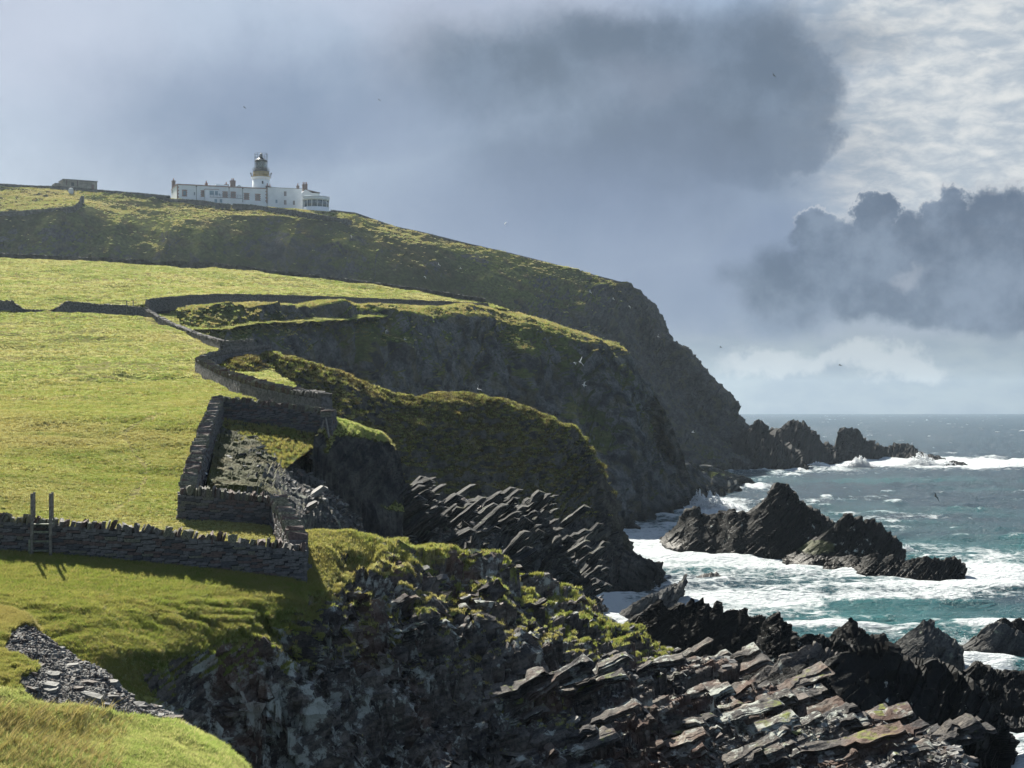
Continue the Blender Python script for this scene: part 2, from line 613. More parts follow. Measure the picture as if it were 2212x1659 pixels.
M_MIDC = ground_mat('heath and rock of the middle headland', (0.095, 0.120, 0.034), (0.040, 0.055, 0.024), (0.095, 0.088, 0.036), (0.030, 0.034, 0.040), (0.160, 0.165, 0.160),
                    lich_amt=0.0, bump=1.0, gscale=0.5, rscale=0.4, frame=None, spec=0.0, fine=0.4, tint=(0.12, 0.10, 0.03), tint_amt=0.3)
M_RIDGE = ground_mat('tussocks and rock of the near ridge', (0.085, 0.088, 0.022), (0.060, 0.062, 0.022), (0.115, 0.085, 0.028), (0.028, 0.030, 0.034), (0.110, 0.108, 0.098),
                     lich_amt=0.0, bump=1.0, gscale=1.0, rscale=0.6, frame=None, spec=0.0, fine=0.7)
M_SLABS = ground_mat('tilted rock beds', (0.070, 0.082, 0.024), (0.060, 0.062, 0.026), (0.10, 0.080, 0.030), (0.034, 0.037, 0.042), (0.115, 0.116, 0.108),
                     lich_amt=0.22, lich=(0.17, 0.19, 0.15), bump=1.0, rscale=1.0, frame=FR_E, spec=0.10, rough=0.85)
M_NEAR = ground_mat('turf and rock of the near shore', (0.150, 0.185, 0.045), (0.170, 0.185, 0.050), (0.20, 0.17, 0.060), (0.048, 0.048, 0.051), (0.175, 0.158, 0.138),
                    lich_amt=0.52, lich=(0.32, 0.34, 0.31), bump=1.0, rscale=1.2, frame=FR_M, spec=0.10, rough=0.85, tint=(0.16, 0.075, 0.045), tint_amt=0.35)
M_WET = ground_mat('wet black rock', (0.05, 0.06, 0.02), (0.05, 0.06, 0.02), (0.07, 0.07, 0.03), (0.005, 0.006, 0.007), (0.013, 0.014, 0.014),
                   lich_amt=0.05, bump=1.0, rscale=1.0, frame=FR_S, spec=0.08, rough=0.7, fine=0.7)
M_SCREE = ground_mat('stony slope', (0.105, 0.125, 0.025), (0.140, 0.135, 0.035), (0.170, 0.135, 0.045), (0.070, 0.068, 0.066), (0.150, 0.145, 0.135),
                     lich_amt=0.3, bump=1.0, rscale=2.0, spec=0.25, fine=2.0)

PATCH = {}


def zero(P):
    return np.zeros(P.shape[:2])


def wetness(P, top=3.0):
    return 1 - sst(P[..., 2] + fbm(P, 3.0, 3, 5) * 1.2, 0.3, top)


def hidden(rows, depth=2.0, dz=-4.0):
    """a row under and behind the first, so the sheet goes on below what is seen"""
    r = rows[0].copy()
    r[:, 1] -= depth
    r[:, 2] = np.minimum(r[:, 2] + dz, r[:, 2])
    return [r] + rows


def shift(r, dx=0.0, dy=0.0, dz=0.0, zmin=-3.0):
    q = r.copy()
    q[:, 0] += dx; q[:, 1] += dy; q[:, 2] = np.maximum(q[:, 2] + dz, zmin)
    return q


def make_patch(name, rows, mat, disp, vegf=None, res=2.5, nv=None, smooth=0, shade=False, tonef=None, wet_top=3.0, hmask=None, slabf=None):
    P = loft(rows, res, nv, smooth)
    XD, YD = screen(P)
    if slabf is not None:
        P = slabf(P, XD, YD)
    N = normals(P)
    h = 0
    for fn in disp:
        h = h + fn(P, N, XD, YD)
    if hmask is not None:
        h = h * hmask(P, XD, YD)
    P2 = P + N * h[..., None]
    N2 = normals(P2)
    veg = vegf(P2, N2, N, XD, YD) if vegf else zero(P)
    wet = wetness(P2, wet_top)
    veg = veg * (1 - sst(3.5 - P2[..., 2], 0, 2.0))
    tone = tonef(P2, XD, YD) if tonef else zero(P)
    o = grid_object(name, P2, mat, {'veg': veg, 'wet': wet, 'tone': tone}, shade)
    PATCH.setdefault(name, []).append((P2, N2, veg, XD, YD, o))
    return o, P2, N2, veg, XD, YD


# ---- far headland with the lighthouse on top
crest = row([(-150, 395, 470), (0, 400, 478), (130, 408, 482), (250, 416, 488), (360, 428, 495), (450, 441, 494), (560, 446, 496), (650, 453, 497), (710, 457, 500),
             (770, 463, 505), (850, 492, 508), (930, 510, 512), (1000, 527, 515), (1080, 545, 518), (1150, 562, 522), (1220, 580, 526), (1290, 599, 530), (1345, 614, 534),
             (1375, 630, 536), (1393, 652, 536), (1407, 682, 535), (1424, 712, 534), (1448, 735, 533), (1482, 752, 532), (1497, 778, 530), (1522, 808, 528),
             (1556, 848, 526), (1580, 888, 524), (1612, 925, 522), (1640, 960, 518), (1700, 1000, 514)])
rim = row([(-150, 470, 452), (0, 466, 455), (180, 458, 458), (250, 490, 462), (360, 505, 468), (420, 480, 473), (500, 466, 479), (600, 467, 480), (720, 478, 482),
           (770, 492, 486), (850, 514, 492), (930, 532, 498), (1000, 551, 502), (1080, 572, 506), (1200, 602, 514), (1290, 626, 520), (1330, 645, 526), (1352, 668, 530),
           (1372, 700, 530), (1390, 745, 530), (1418, 785, 528), (1440, 820, 526), (1475, 870, 524), (1515, 920, 520), (1570, 965, 514), (1640, 1005, 506)])
base = row([(-150, 560, 437), (0, 562, 438), (300, 580, 446), (600, 612, 458), (900, 642, 470), (1050, 682, 484), (1200, 765, 496), (1290, 835, 498), (1370, 930, 488),
            (1440, 995, 474), SEA(1500, 1023), SEA(1560, 1017), SEA(1640, 1014), SEA(1700, 1013), SEA(1742, 1013)])
low = shift(base, 0, -8, -14)
rows_a = [low, base, rim, crest, shift(crest, 0, 14, 0.4), shift(crest, 12, 70, -1), shift(crest, 40, 150, -40), shift(crest, 60, 220, -120)]


def ribs(size, amp, seed, fade, zlow=1.0):
    """spurs and gullies that run down a cliff face, dying out at its upper edge"""
    def fn(P, X, Y):
        P = P.copy()
        zc = P[..., 2].max(0)
        top = P[..., 2].argmax(0)
        idx = np.arange(P.shape[0])[:, None]
        m = sst(zc[None] - P[..., 2], fade * .1, fade) * (idx < top[None]) * sst(P[..., 2], -2, zlow + 3)
        q = P.copy()
        q[..., 0] += fbm(P, size * 1.6, 3, seed + 9) * size * .35 + P[..., 2] * .25
        r = fbm(q, (size, 900, size * 6), 2, seed, ridge=True) + .35 * fbm(q, (size * .38, 900, size * 2.4), 2, seed + 3, ridge=True)
        P[..., 1] -= r * amp * m
        return P
    return fn


def d_far(P, N, X, Y):
    cliff = sst(X + fbm(P, 30, 2, 3) * 90, 1050, 1300)
    h = fbm(P, (34, 60, 60), 3, 1) * 8.0 * np.clip(1 - N[..., 2], 0.15, 1)
    h = h + fbm(P, (11, 11, 20), 5, 2, ridge=True) * (1.5 + 2.2 * cliff) * np.clip(1.2 - N[..., 2], 0.03, 1)
    h = h + blocks(P, FR_B, (9, 6, 3.6), 5, .5) * (0.25 + 1.0 * cliff) * np.clip(1.3 - N[..., 2], 0.1, 1)
    h = h + blocks(P, FR_A, (3.2, 2.5, 1.0), 6) * (0.15 + 0.6 * cliff) * np.clip(1.3 - N[..., 2], 0.1, 1)
    h = h + fbm(P, 3.0, 3, 9) * 0.45
    # ground the lighthouse stands on stays level
    flat = sst(X, 300, 350) * (1 - sst(X, 720, 760)) * sst(P[..., 1], 494, 498)
    return h * (1 - 0.93 * flat)


def v_far(P, N, N0, X, Y):
    v = 0.50 + fbm(P, (16, 18, 30), 5, 21) * 0.9 + (N[..., 2] - 0.55) * 1.3
    v = v - sst(X + (Y - 700) * 0.5, 1230, 1420) * 0.65
    return np.clip(v, 0, 1)


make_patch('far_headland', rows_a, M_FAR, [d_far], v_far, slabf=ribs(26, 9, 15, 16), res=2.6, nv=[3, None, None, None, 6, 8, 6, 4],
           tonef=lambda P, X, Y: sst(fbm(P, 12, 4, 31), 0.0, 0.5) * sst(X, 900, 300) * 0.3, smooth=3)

# ---- middle headland
c_b = [(380, 668, 196), (430, 668, 200), (560, 669, 212), (700, 672, 232), (760, 674, 240), (860, 668, 252), (1000, 671, 270), (1060, 677, 280), (1120, 691, 284), (1200, 714, 288),
       (1290, 744, 292), (1312, 760, 292), (1335, 795, 292), (1358, 822, 292), (1378, 852, 293), (1392, 900, 300), (1404, 950, 312), (1430, 985, 325), (1465, 1010, 345),
       (1505, 1024, 362), (1555, 1032, 372), (1585, 1040, 378), (1602, 1049, 382)]
crest = row(c_b)
base = row([(400, 722, 188), (480, 775, 192), (600, 802, 203), (700, 830, 220), (800, 862, 231), (900, 882, 244), (1000, 885, 257), (1150, 925, 270), (1240, 965, 271), (1290, 1055, 264),
            SEA(1322, 1143), SEA(1370, 1128), SEA(1420, 1118), SEA(1452, 1112), SEA(1480, 1096), SEA(1515, 1079), SEA(1545, 1068), SEA(1603, 1057)])
rim = resample(crest, 120)
k_ = (1 - 0.93 * sst(screen(rim)[0], 1240, 1312))[:, None] * sst(screen(rim)[0], 700, 900)[:, None]
rim = rim + np.array([0, -5.0, -1.3]) * k_ + (resample(base, 120) - rim) * 0.03
rows_b = [shift(base, 0, -7, -12), base, rim, crest, shift(crest, 0, 8, 0.6), shift(crest, 6, 22, 0.5)[:], shift(crest, 14, 40, -16), shift(crest, 20, 60, -60)]


def d_mid(P, N, X, Y):
    k = np.clip(1.25 - N[..., 2], 0.06, 1)
    side = sst(X, 1150, 1320)
    h = fbm(P, (15, 30, 44), 3, 101) * 4.0 * k + fbm(P, (13, 70, 70), 2, 111, ridge=True) * 3.5 * k * sst(P[..., 2], 0, 12)
    h = h + fbm(P, (6, 6, 11), 5, 102, ridge=True) * 2.0 * k
    h = h + blocks(P, FR_A, (6, 4, 2.2), 105, .5) * (0.35 + 0.5 * side) * k
    h = h + blocks(P, FR_B, (2.4, 2.0, 0.9), 106, .5) * (0.22 + 0.25 * side) * k
    h = h + fbm(P, 1.2, 3, 109) * 0.22
    return h


def v_mid(P, N, N0, X, Y):
    v = 0.46 + fbm(P, (7, 9, 20), 5, 121) * 0.9 + (N[..., 2] - 0.5) * 1.3
    v = v - sst(X + (Y - 760) * 0.3, 1150, 1400) * 0.35 - sst(Y, 900, 1080) * 0.4
    return np.clip(v, 0, 1)


make_patch('middle_headland', rows_b, M_MIDC, [d_mid], v_mid, slabf=ribs(12, 4.5, 115, 8), res=2.5, nv=[3, None, None, None, 4, 6, 6, 4],
           tonef=lambda P, X, Y: sst(fbm(P, 5, 4, 131), 0.0, 0.5) * 0.5, smooth=2)

# ---- grassy ridge
crest = row([(470, 792, 134), (520, 780, 138), (580, 772, 145), (630, 785, 147), (680, 800, 150), (720, 812, 153), (760, 823, 155), (800, 836, 158), (830, 847, 160), (880, 858, 165), (915, 857, 167),
             (950, 855, 168), (1020, 855, 172), (1060, 865, 175), (1095, 872, 178), (1130, 885, 180), (1165, 896, 183), (1200, 906, 185), (1243, 924, 188), (1262, 955, 189), (1275, 985, 189), (1286, 1015, 188),
             (1303, 1058, 187), (1309, 1100, 186), (1316, 1150, 186), (1333, 1190, 186), (1370, 1208, 185), (1400, 1222, 184), (1418, 1240, 181), (1430, 1250, 180)])
base = row([(480, 815, 131), (560, 840, 138), (640, 875, 141), (720, 925, 143), (800, 1005, 147), (900, 1110, 153), (1050, 1205, 160), (1150, 1262, 165), SEA(1240, 1290), SEA(1290, 1287),
            SEA(1330, 1284), SEA(1380, 1273), SEA(1432, 1260)])
rim = resample(crest, 120)
k_ = (1 - 0.93 * sst(screen(rim)[0], 1180, 1250))[:, None]
rim = rim + np.array([0, -2.6, -0.75]) * k_ + (resample(base, 120) - rim) * 0.03
rows_c = [shift(base, 0, -5, -9), base, rim, crest, shift(crest, 0, 3, 0.1), shift(crest, 2, 9, -3), shift(crest, 6, 22, -26)]


def d_ridge(P, N, X, Y):
    k = np.clip(1.3 - N[..., 2], 0.1, 1)
    rocky = np.maximum(sst(X + (Y - 1000) * 0.3, 1180, 1300), sst(Y, 1080, 1200))
    h = fbm(P, (12, 20, 16), 3, 201) * 2.2 * k
    h = h + fbm(P, (2.6, 2.6, 1.5), 3, 202, ridge=True) * 0.50 * (1 - 0.6 * rocky)
    h = h + fbm(P, (0.9, 0.9, 0.5), 2, 203) * 0.20
    h = h + blocks(P, FR_S, (4, 3, 0.9), 205) * 0.75 * rocky * k
    h = h + blocks(P, FR_S, (1.4, 1.2, 0.35), 206) * 0.35 * rocky * k
    return h


def v_ridge(P, N, N0, X, Y):
    v = 0.62 + fbm(P, 4, 4, 221) * 0.55 + (N[..., 2] - 0.5) * 0.9
    v = v - sst(X + (Y - 1000) * 0.35, 1200, 1330) * 0.5 - sst(Y, 1080, 1220) * 0.6
    return np.clip(v, 0, 1)


make_patch('grassy_ridge', rows_c, M_RIDGE, [d_ridge], v_ridge, slabf=ribs(9, 1.6, 215, 5), res=2.4, nv=[3, None, None, None, 4, 5, 5], smooth=2,
           tonef=lambda P, X, Y: sst(fbm(P, 3, 4, 231), 0.0, 0.5) * 0.6 + sst(855, 800, 0) * 0)

# ---- small bluff behind the enclosure
crest = row([(690, 935, 86), (706, 912, 88.6), (720, 904, 90), (735, 907, 90.5), (760, 915, 91.5), (790, 925, 93), (820, 936, 95), (838, 950, 96), (850, 966, 96.5), (859, 990, 96.5), (864, 1020, 96), (870, 1050, 95.5), (876, 1085, 95)])
base = row([(680, 958, 84.2), (712, 985, 84.5), (735, 1020, 85), (765, 1065, 86.5), (800, 1095, 88), (840, 1105, 89.5), (872, 1108, 90.5)])
rim = resample(crest, 60) * 0.8 + resample(base, 60) * 0.2
rim[:, 1] -= 0.9
rows_d = [shift(base, 0, -2, -5), base, rim, crest, shift(crest, 0, 2, 0.0), shift(crest, 0, 6, -6), shift(crest, 0, 12, -18)]


def d_bluff(P, N, X, Y):
    k = np.clip(1.2 - N[..., 2], 0.1, 1)
    fr = FR_M
    return (fbm(P, 4, 3, 301) * 0.5 * k + blocks(P, fr, (5, 3.0, 0.5), 305, .2, .4, .5, .6) * 0.16 * k + blocks(P, fr, (1.8, 1.2, 0.18), 306, .2, .4, .5, .6) * 0.06 * k
            + fbm(P, 0.5, 3, 303) * 0.08)


make_patch('bluff', rows_d, M_RIDGE, [d_bluff], lambda P, N, N0, X, Y: np.clip(0.15 + fbm(P, 2, 3, 310) * 0.3 + sst(N0[..., 2], 0.55, 0.8) * 0.9 + sst(X, 650, 720) * sst(Y * -1, -950 - (X - 720) * .1, -925 - (X - 720) * .1), 0, 1),
           res=2.4, nv=[2, None, None, None, 3, 4, 4], smooth=1)

# ---- tilted beds running down to the cove
crest = row([(468, 922, 85), (520, 930, 86), (570, 935, 87), (605, 946, 88), (647, 967, 90), (675, 988, 91.5), (696, 1006, 93), (721, 1023, 94.5), (746, 1034, 96), (781, 1048, 98),
             (802, 1066, 99), (816, 1074, 100), (851, 1069, 102), (886, 1060, 104), (904, 1064, 106), (925, 1080, 108), (950, 1080, 110), (985, 1061, 112), (1011, 1057, 114), (1017, 1074, 116),
             (1052, 1057, 118), (1059, 1067, 119), (1075, 1067, 120), (1080, 1094, 121), (1101, 1108, 122), (1115, 1090, 123), (1147, 1078, 125), (1168, 1074, 128), (1170, 1100, 129),
             (1177, 1116, 130), (1183, 1132, 131), (1194, 1147, 132), (1217, 1184, 134), (1236, 1200, 136), (1255, 1241, 139), (1273, 1270, 143), (1296, 1293, 147), (1304, 1325, 149)])
base = row([(450, 1050, 72), (560, 1048, 73), (605, 1075, 72.5), (645, 1125, 72), (700, 1170, 76), (800, 1190, 88), (950, 1225, 100), (1050, 1250, 110), (1120, 1290, 118), (1180, 1330, 124),
            (1240, 1365, 131), (1300, 1385, 137)])
rows_e = [shift(base, 0, -3, -6), base, crest, shift(crest, 0.6, 2.5, -1.0), shift(crest, 2, 7, -7), shift(crest, 4, 14, -20)]


def d_beds(P, N, X, Y):
    big = sst(X, 640, 860)
    h = blocks(P, FR_E, (7, 4, 0.7), 406, 0.2, 0.4, 0.6, 0.6) * 0.12 * big
    h = h + blocks(P, FR_E, (2.2, 1.6, 0.25), 407, 0.2, 0.5, 0.4, 0.5) * 0.07
    h = h + fbm(P, 0.7, 3, 409) * 0.07
    en = sst(X, 640, 580)
    h = h * (1 - 0.6 * en) + en * (fbm(P, 1.5, 4, 411, ridge=True) * 0.20 + blocks(P, FR_M, (1.0, .7, .3), 412) * .10) - en * 0.15
    return h


def s_beds(P, X, Y):
    big = sst(X, 600, 700) * sst(P[..., 2], -1, 2)
    P = P.copy()
    P[..., 2] += slabs(P, FR_E, (4.5, 1.2, 0.5), 431, 0.3, 0.3, 0.9) * big * 0.7
    return P


def v_beds(P, N, N0, X, Y):
    v = 0.15 + fbm(P, 4, 3, 421) * 0.35 + (N[..., 2] - 0.72) * 0.9 + sst(X, 640, 560) * (0.42 + fbm(P, 2, 3, 422) * .5)
    v = v + sst(X, 560, 500) * sst(Y, 985, 1040) * 0.35
    return np.clip(v, 0, 1) * (1 - 0.55 * sst(X, 800, 1100))


make_patch('tilted_beds', rows_e, M_SLABS, [d_beds], v_beds, slabf=s_beds, res=2.3, nv=[3, None, None, 4, 5, 5], smooth=1)

# ---- fields above the shore
f = [
    [(-300, 1152, 61), (0, 1160, 61), (300, 1180, 61.5), (500, 1192, 62), (600, 1198, 63), (652, 1200, 64)],
    [(-300, 1095, 67), (0, 1100, 67), (385, 1119, 67.5), (580, 1141, 68), (650, 1150, 68)],
    [(-300, 1010, 76), (0, 1012, 76), (400, 1035, 77), (440, 1040, 77), (560, 1052, 77)],
    [(-300, 905, 88), (0, 905, 88), (465, 908, 88), (600, 921, 88), (712, 940, 87)],
    [(-300, 845, 110), (0, 845, 110), (300, 850, 108), (500, 862, 101), (640, 885, 97), (712, 900, 93)],
    [(-300, 800, 132), (0, 800, 132), (300, 803, 131), (430, 806, 130), (500, 806, 133), (590, 800, 140)],
    [(-300, 735, 160), (0, 732, 160), (300, 742, 160), (430, 758, 150), (490, 768, 147), (582, 774, 146)],
    [(-300, 680, 196), (0, 675, 198), (200, 680, 198), (316, 690, 196), (345, 708, 189), (385, 712, 184)],
    [(-300, 660, 210), (100, 662, 210), (320, 663, 206), (400, 660, 210), (480, 653, 222), (700, 657, 245), (900, 662, 268), (1062, 672, 285)],
    [(-300, 600, 255), (0, 602, 255), (300, 612, 258), (600, 622, 275), (900, 646, 283), (1075, 664, 291)],
    [(-300, 552, 300), (0, 556, 300), (200, 566, 300), (470, 579, 305), (600, 593, 306), (760, 612, 305), (900, 629, 300), (1045, 654, 296), (1095, 668, 293)],
]
fr = [row(q) for q in f]
rows_f = [shift(fr[0], 0, -0.6, -0.6)] + fr + [shift(fr[-1], 0, 12, -2), shift(fr[-1], 2, 40, -26)]


def d_field(P, N, X, Y):
    s = P[..., 1] / 80
    h = fbm(P, (9, 6, 9), 4, 501) * 0.28 * np.minimum(s, 2.2)
    h = h + fbm(P, (1.3, 0.8, 1.0), 3, 502) * 0.09 * np.minimum(s, 3) + fbm(P, (7, 3, 3), 4, 505, ridge=True) * 0.10 * np.minimum(s, 2.5)
    h = h - np.exp(-((X - (285 + 18 * np.sin(Y / 22))) / 9) ** 2) * sst(Y, 905, 930) * sst(1060, 1010, Y * 0 + 1) * 0.05
    dip = np.exp(-((X - 270) / 170) ** 2 - ((Y - 815) / 14) ** 2) * fbm(P, (3, 2, 2), 3, 504) * 0.9
    near = sst(P[..., 1], 63, 61.2)
    return (h + dip) * (1 - 0.8 * near)


def v_field(P, N, N0, X, Y):
    v = 0.95 + fbm(P, (5, 3, 3), 4, 521) * 0.15 - 0.35 * sst(X, 475, 490) * (Y > 905) * (Y < 1080)  # turf thinned inside the fold, darkening its ground in place of shade
    pale = np.exp(-((X - 230) / 190) ** 2 - ((Y - 835) / 7) ** 2) * 0.7 + np.exp(-((X - 60) / 35) ** 2 - ((Y - 722) / 6) ** 2) * 0.6
    inside = sst(X, 470, 495) * sst(Y, 925, 945) * sst(1095, 1080, 1)
    v = v - pale * sst(fbm(P, (2, 1.2, 1), 3, 522), -0.1, 0.4)
    return np.clip(v, 0, 1)


def near_line(X, Y, pts, w):
    d = np.full(X.shape, 1e9)
    for (ax, ay), (bx, by) in zip(pts, pts[1:]):
        t = np.clip(((X - ax) * (bx - ax) + (Y - ay) * (by - ay) * 4) / ((bx - ax) ** 2 + (by - ay) ** 2 * 4), 0, 1)
        d = np.minimum(d, np.hypot(X - ax - t * (bx - ax), (Y - ay - t * (by - ay)) * 2))
    return np.exp(-(d / w) ** 2)


def tracks(X, Y):
    return np.clip(near_line(X, Y, [(470, 880), (380, 893), (300, 915), (268, 935), (285, 975), (312, 1010), (310, 1045), (285, 1075), (250, 1100)], 11)
                   + near_line(X, Y, [(290, 682), (330, 700), (380, 735), (440, 766), (445, 790)], 7)
                   + near_line(X, Y, [(418, 800), (425, 820), (470, 845), (540, 866)], 8)
                   + .6 * near_line(X, Y, [(20, 600), (160, 612), (330, 604), (620, 618), (900, 640)], 5)
                   + .7 * near_line(X, Y, [(20, 870), (200, 862), (330, 858), (455, 852)], 8)
                   + .7 * near_line(X, Y, [(20, 778), (180, 800), (330, 792)], 8), 0, 1)


def t_field(P, X, Y):
    t = sst(fbm(P, (22, 9, 9), 4, 531), -0.15, 0.45) * 0.75
    t = t + sst(Y, 700, 650) * 0.25
    trk = tracks(X, Y)
    right = sst(X, 300, 400) * sst(Y, 850, 900)
    return np.clip(t * (1 - 0.7 * right) + trk * 0.8, 0, 1)


make_patch('field', rows_f, M_FIELD, [d_field], v_field, res=3.4, nv=[2] + [None] * 10 + [4, 6], smooth=2, shade=True, tonef=t_field)

# ---- near shore: turf below the wall, the rocky ridge and the cliff
wallrow = [(-80, 1188, 58.2), (0, 1193, 58.4), (110, 1200, 58.6), (300, 1218, 59), (500, 1238, 59.5), (658, 1258, 60)]
behind = row([(-80, 1153, 61), (0, 1160, 61), (300, 1180, 61.5), (500, 1192, 62), (600, 1198, 63), (648, 1160, 65), (691, 1153, 66), (748, 1152, 67), (804, 1163, 68), (879, 1180, 70), (976, 1192, 72),
              (1010, 1192, 73), (1051, 1200, 74), (1085, 1217, 75), (1126, 1230, 76.5), (1141, 1248, 77), (1160, 1266, 78), (1175, 1281, 78.5), (1198, 1285, 79.5), (1209, 1300, 80), (1246, 1308, 81),
              (1265, 1328, 82), (1299, 1332, 83), (1329, 1337, 84), (1351, 1363, 84), (1396, 1388, 83), (1434, 1424, 82), (1483, 1432, 81), (1495, 1447, 80), (1537, 1440, 80), (1562, 1453, 79.5),
              (1586, 1475, 79), (1640, 1486, 78), (1669, 1521, 75.5), (1705, 1552, 73), (1764, 1562, 71), (1889, 1552, 69), (1992, 1566, 67), (2025, 1600, 65), (2063, 1645, 62), (2100, 1720, 58)])
shelf = row(wallrow + [(700, 1266, 60.8), (760, 1276, 61.8), (850, 1296, 63.5), (1000, 1300, 67), (1100, 1312, 69.5), (1240, 1342, 73), (1350, 1385, 75), (1434, 1436, 74.5), (1550, 1482, 73), (1640, 1512, 71),
                       (1723, 1572, 68), (1889, 1575, 65.5), (1990, 1592, 63.5), (2040, 1640, 60.5), (2080, 1730, 57)])
lawn = row([(-80, 1285, 52), (0, 1290, 51.9), (200, 1300, 52.5), (400, 1302, 54.4), (520, 1305, 55.9), (600, 1310, 56.6), (660, 1306, 57.8), (700, 1298, 59.2), (760, 1290, 61.0), (850, 1312, 62.8), (1000, 1325, 65.6), (1100, 1335, 67.6),
           (1240, 1362, 70.6), (1350, 1405, 72.5), (1434, 1455, 72.5), (1550, 1500, 71), (1640, 1527, 69.3), (1723, 1583, 66.6), (1889, 1592, 64.4), (1990, 1605, 62.6), (2040, 1650, 60), (2080, 1735, 56.8)])
edge = row([(-80, 1400, 47.6), (0, 1400, 47.7), (200, 1405, 48.0), (350, 1407, 49.9), (480, 1402, 52.6), (560, 1376, 54.4), (640, 1345, 56.6), (700, 1318, 58.8), (760, 1306, 60.7), (850, 1340, 61.6), (930, 1372, 62.2), (1060, 1392, 63.2),
            (1240, 1430, 64.5), (1350, 1470, 65.5), (1450, 1520, 65.5), (1600, 1570, 64.5), (1720, 1615, 62.5), (1900, 1650, 60.5), (2100, 1740, 56)])
foot = row([(-80, 1510, 44.8), (0, 1510, 44.8), (200, 1525, 45.4), (350, 1565, 48.2), (450, 1660, 50.2), (520, 1735, 50.6), (700, 1735, 53), (850, 1735, 54.2), (1000, 1735, 55.2), (1240, 1735, 56.5), (1400, 1740, 57.5),
            (1600, 1745, 58), (1800, 1750, 57), (2120, 1790, 54)])
rows_m = [shift(foot, 0, -1.5, -4), foot, edge, lawn, shelf, behind, shift(behind, 0.2, 1.8, -0.9), shift(behind, 1, 5, -4), shift(behind, 2, 9, -12)]


def rock_mask(P, X, Y):
    """1 where the near shore is bare rock"""
    n = fbm(P, 5.0, 3, 601)
    n2 = fbm(P, 1.6, 3, 602)
    left = sst(Y + n * 60 - 0.0 * X, 1400, 1450) * sst(X + n * 60, 430, 540) + sst(Y, 1500, 1560)
    mid = sst(X + n * 60, 610, 680) * sst(Y + n2 * 40, 1285, 1320)
    right = sst(X + n * 100 + n2 * 80, 690, 860) * 0.9
    top = sst(Y - (1150 + (X - 700) * 0.16) + n2 * 34, 22, 50)
    right = right * (0.35 + 0.65 * top) + sst(X, 1200, 1300) * 0.6
    spots = sst(fbm(P, (2.4, 1.4, 1.4), 4, 603), .22, .34) * sst(Y, 1320, 1380) * sst(X, 120, 260)
    left = np.maximum(left, sst(Y + n * 70 + (X - 430) * .35, 1370, 1440) * sst(X + n * 80, 300, 420))
    return np.clip(np.maximum(np.maximum(np.maximum(left, mid), right), spots * .8), 0, 1)


def d_near(P, N, X, Y):
    rk = rock_mask(P, X, Y)
    n = fbm(P, 8.0, 3, 610)
    h = fbm(P, (7, 5, 5), 3, 611) * 0.40 * sst(-Y + 1275 + sst(X, 620, 700) * -400, 0, -40)
    # sheep terraces in the turf
    tz = P[..., 2] * 3.4 + fbm(P, (5, 5, 3), 4, 612) * 3.2 + P[..., 0] * 0.12
    ter = np.abs((tz % 1.0) - 0.5) * 2
    grassy = (1 - rk) * sst(Y + n * 20, 1262, 1300)
    h = h + (ter - 0.5) * 0.13 * grassy * sst(fbm(P, 4, 2, 615), -.5, .3) + fbm(P, (1.2, .7, .7), 4, 613, ridge=True) * 0.10 * grassy
    h = h + fbm(P, 0.45, 2, 614) * 0.035
    # massive jointed cliff in the middle, thin beds to the right
    w = sst(X + n * 150, 1050, 1250)
    h = h + rk * (1 - w) * (blocks(P, FR_C, (7, 4.0, 2.2), 620, 0.25, 0.6, 0.4, 0.6) * 0.75 + blocks(P, FR_C, (2.6, 1.8, 0.7), 621, 0.3, 0.6, 0.4, 0.5) * 0.24 + blocks(P, FR_M, (1.2, 0.8, 0.25), 622, 0.3, 0.6, 0.4, 0.5) * 0.09 + fbm(P, 1.6, 4, 623, ridge=True) * 0.14)
    h = h + rk * w * (blocks(P, FR_M, (4.2, 2.2, 0.36), 631, 0.2, 0.3, 0.5, 0.8) * 0.09 + blocks(P, FR_M, (1.7, 1.1, 0.13), 632, 0.2, 0.4, 0.5, 0.8) * 0.04)
    # hollow in front of the crest at the middle
    h = h - np.exp(-((X - 985) / 55) ** 2 - ((Y - 1275) / 26) ** 2) * 1.0
    return h


def s_near(P, X, Y):
    n = fbm(P, 8.0, 3, 610)
    k = sst(X + n * 150, 880, 1150) * sst(rock_mask(P, X, Y), 0.1, 0.6)
    P = P.copy()
    P[..., 2] += slabs(P, FR_M, (5.0, 1.5, 0.5), 660, 0.22, 0.1, 0.8) * k
    k2 = np.maximum(k, sst(X + n * 100, 420, 560) * sst(rock_mask(P, X, Y), 0.1, 0.6) * .9)
    P[..., 2] += slabs(P, FR_M, (2.6, 0.75, 0.25), 661, 0.32, 0.2, 0.7) * k2
    P[..., 2] += slabs(P, FR_M, (1.0, 0.34, 0.09), 662, 0.3, 0.35, 0.3) * k2
    return P


def v_near(P, N, N0, X, Y):
    rk = rock_mask(P, X, Y)
    v = 1.0 - rk * 0.85 + (N[..., 2] - 0.62) * 0.8 * rk + fbm(P, 3, 3, 641) * 0.30
    v = v + (0.38 + 0.45 * sst(fbm(P, 3.0, 3, 642), -.1, .25)) * sst(N[..., 2], 0.74, 0.93) * (1 - sst(X + Y * .5, 2050, 2300)) * sst(1480 - Y, 0, 80)
    return np.clip(v, 0, 1) * (1 - 0.6 * sst(X, 1380, 1560))


def t_near(P, X, Y):
    return np.clip(sst(fbm(P, 3, 4, 651), 0.0, 0.5) * 0.6 + sst(X, 650, 750) * 0.15, 0, 1)


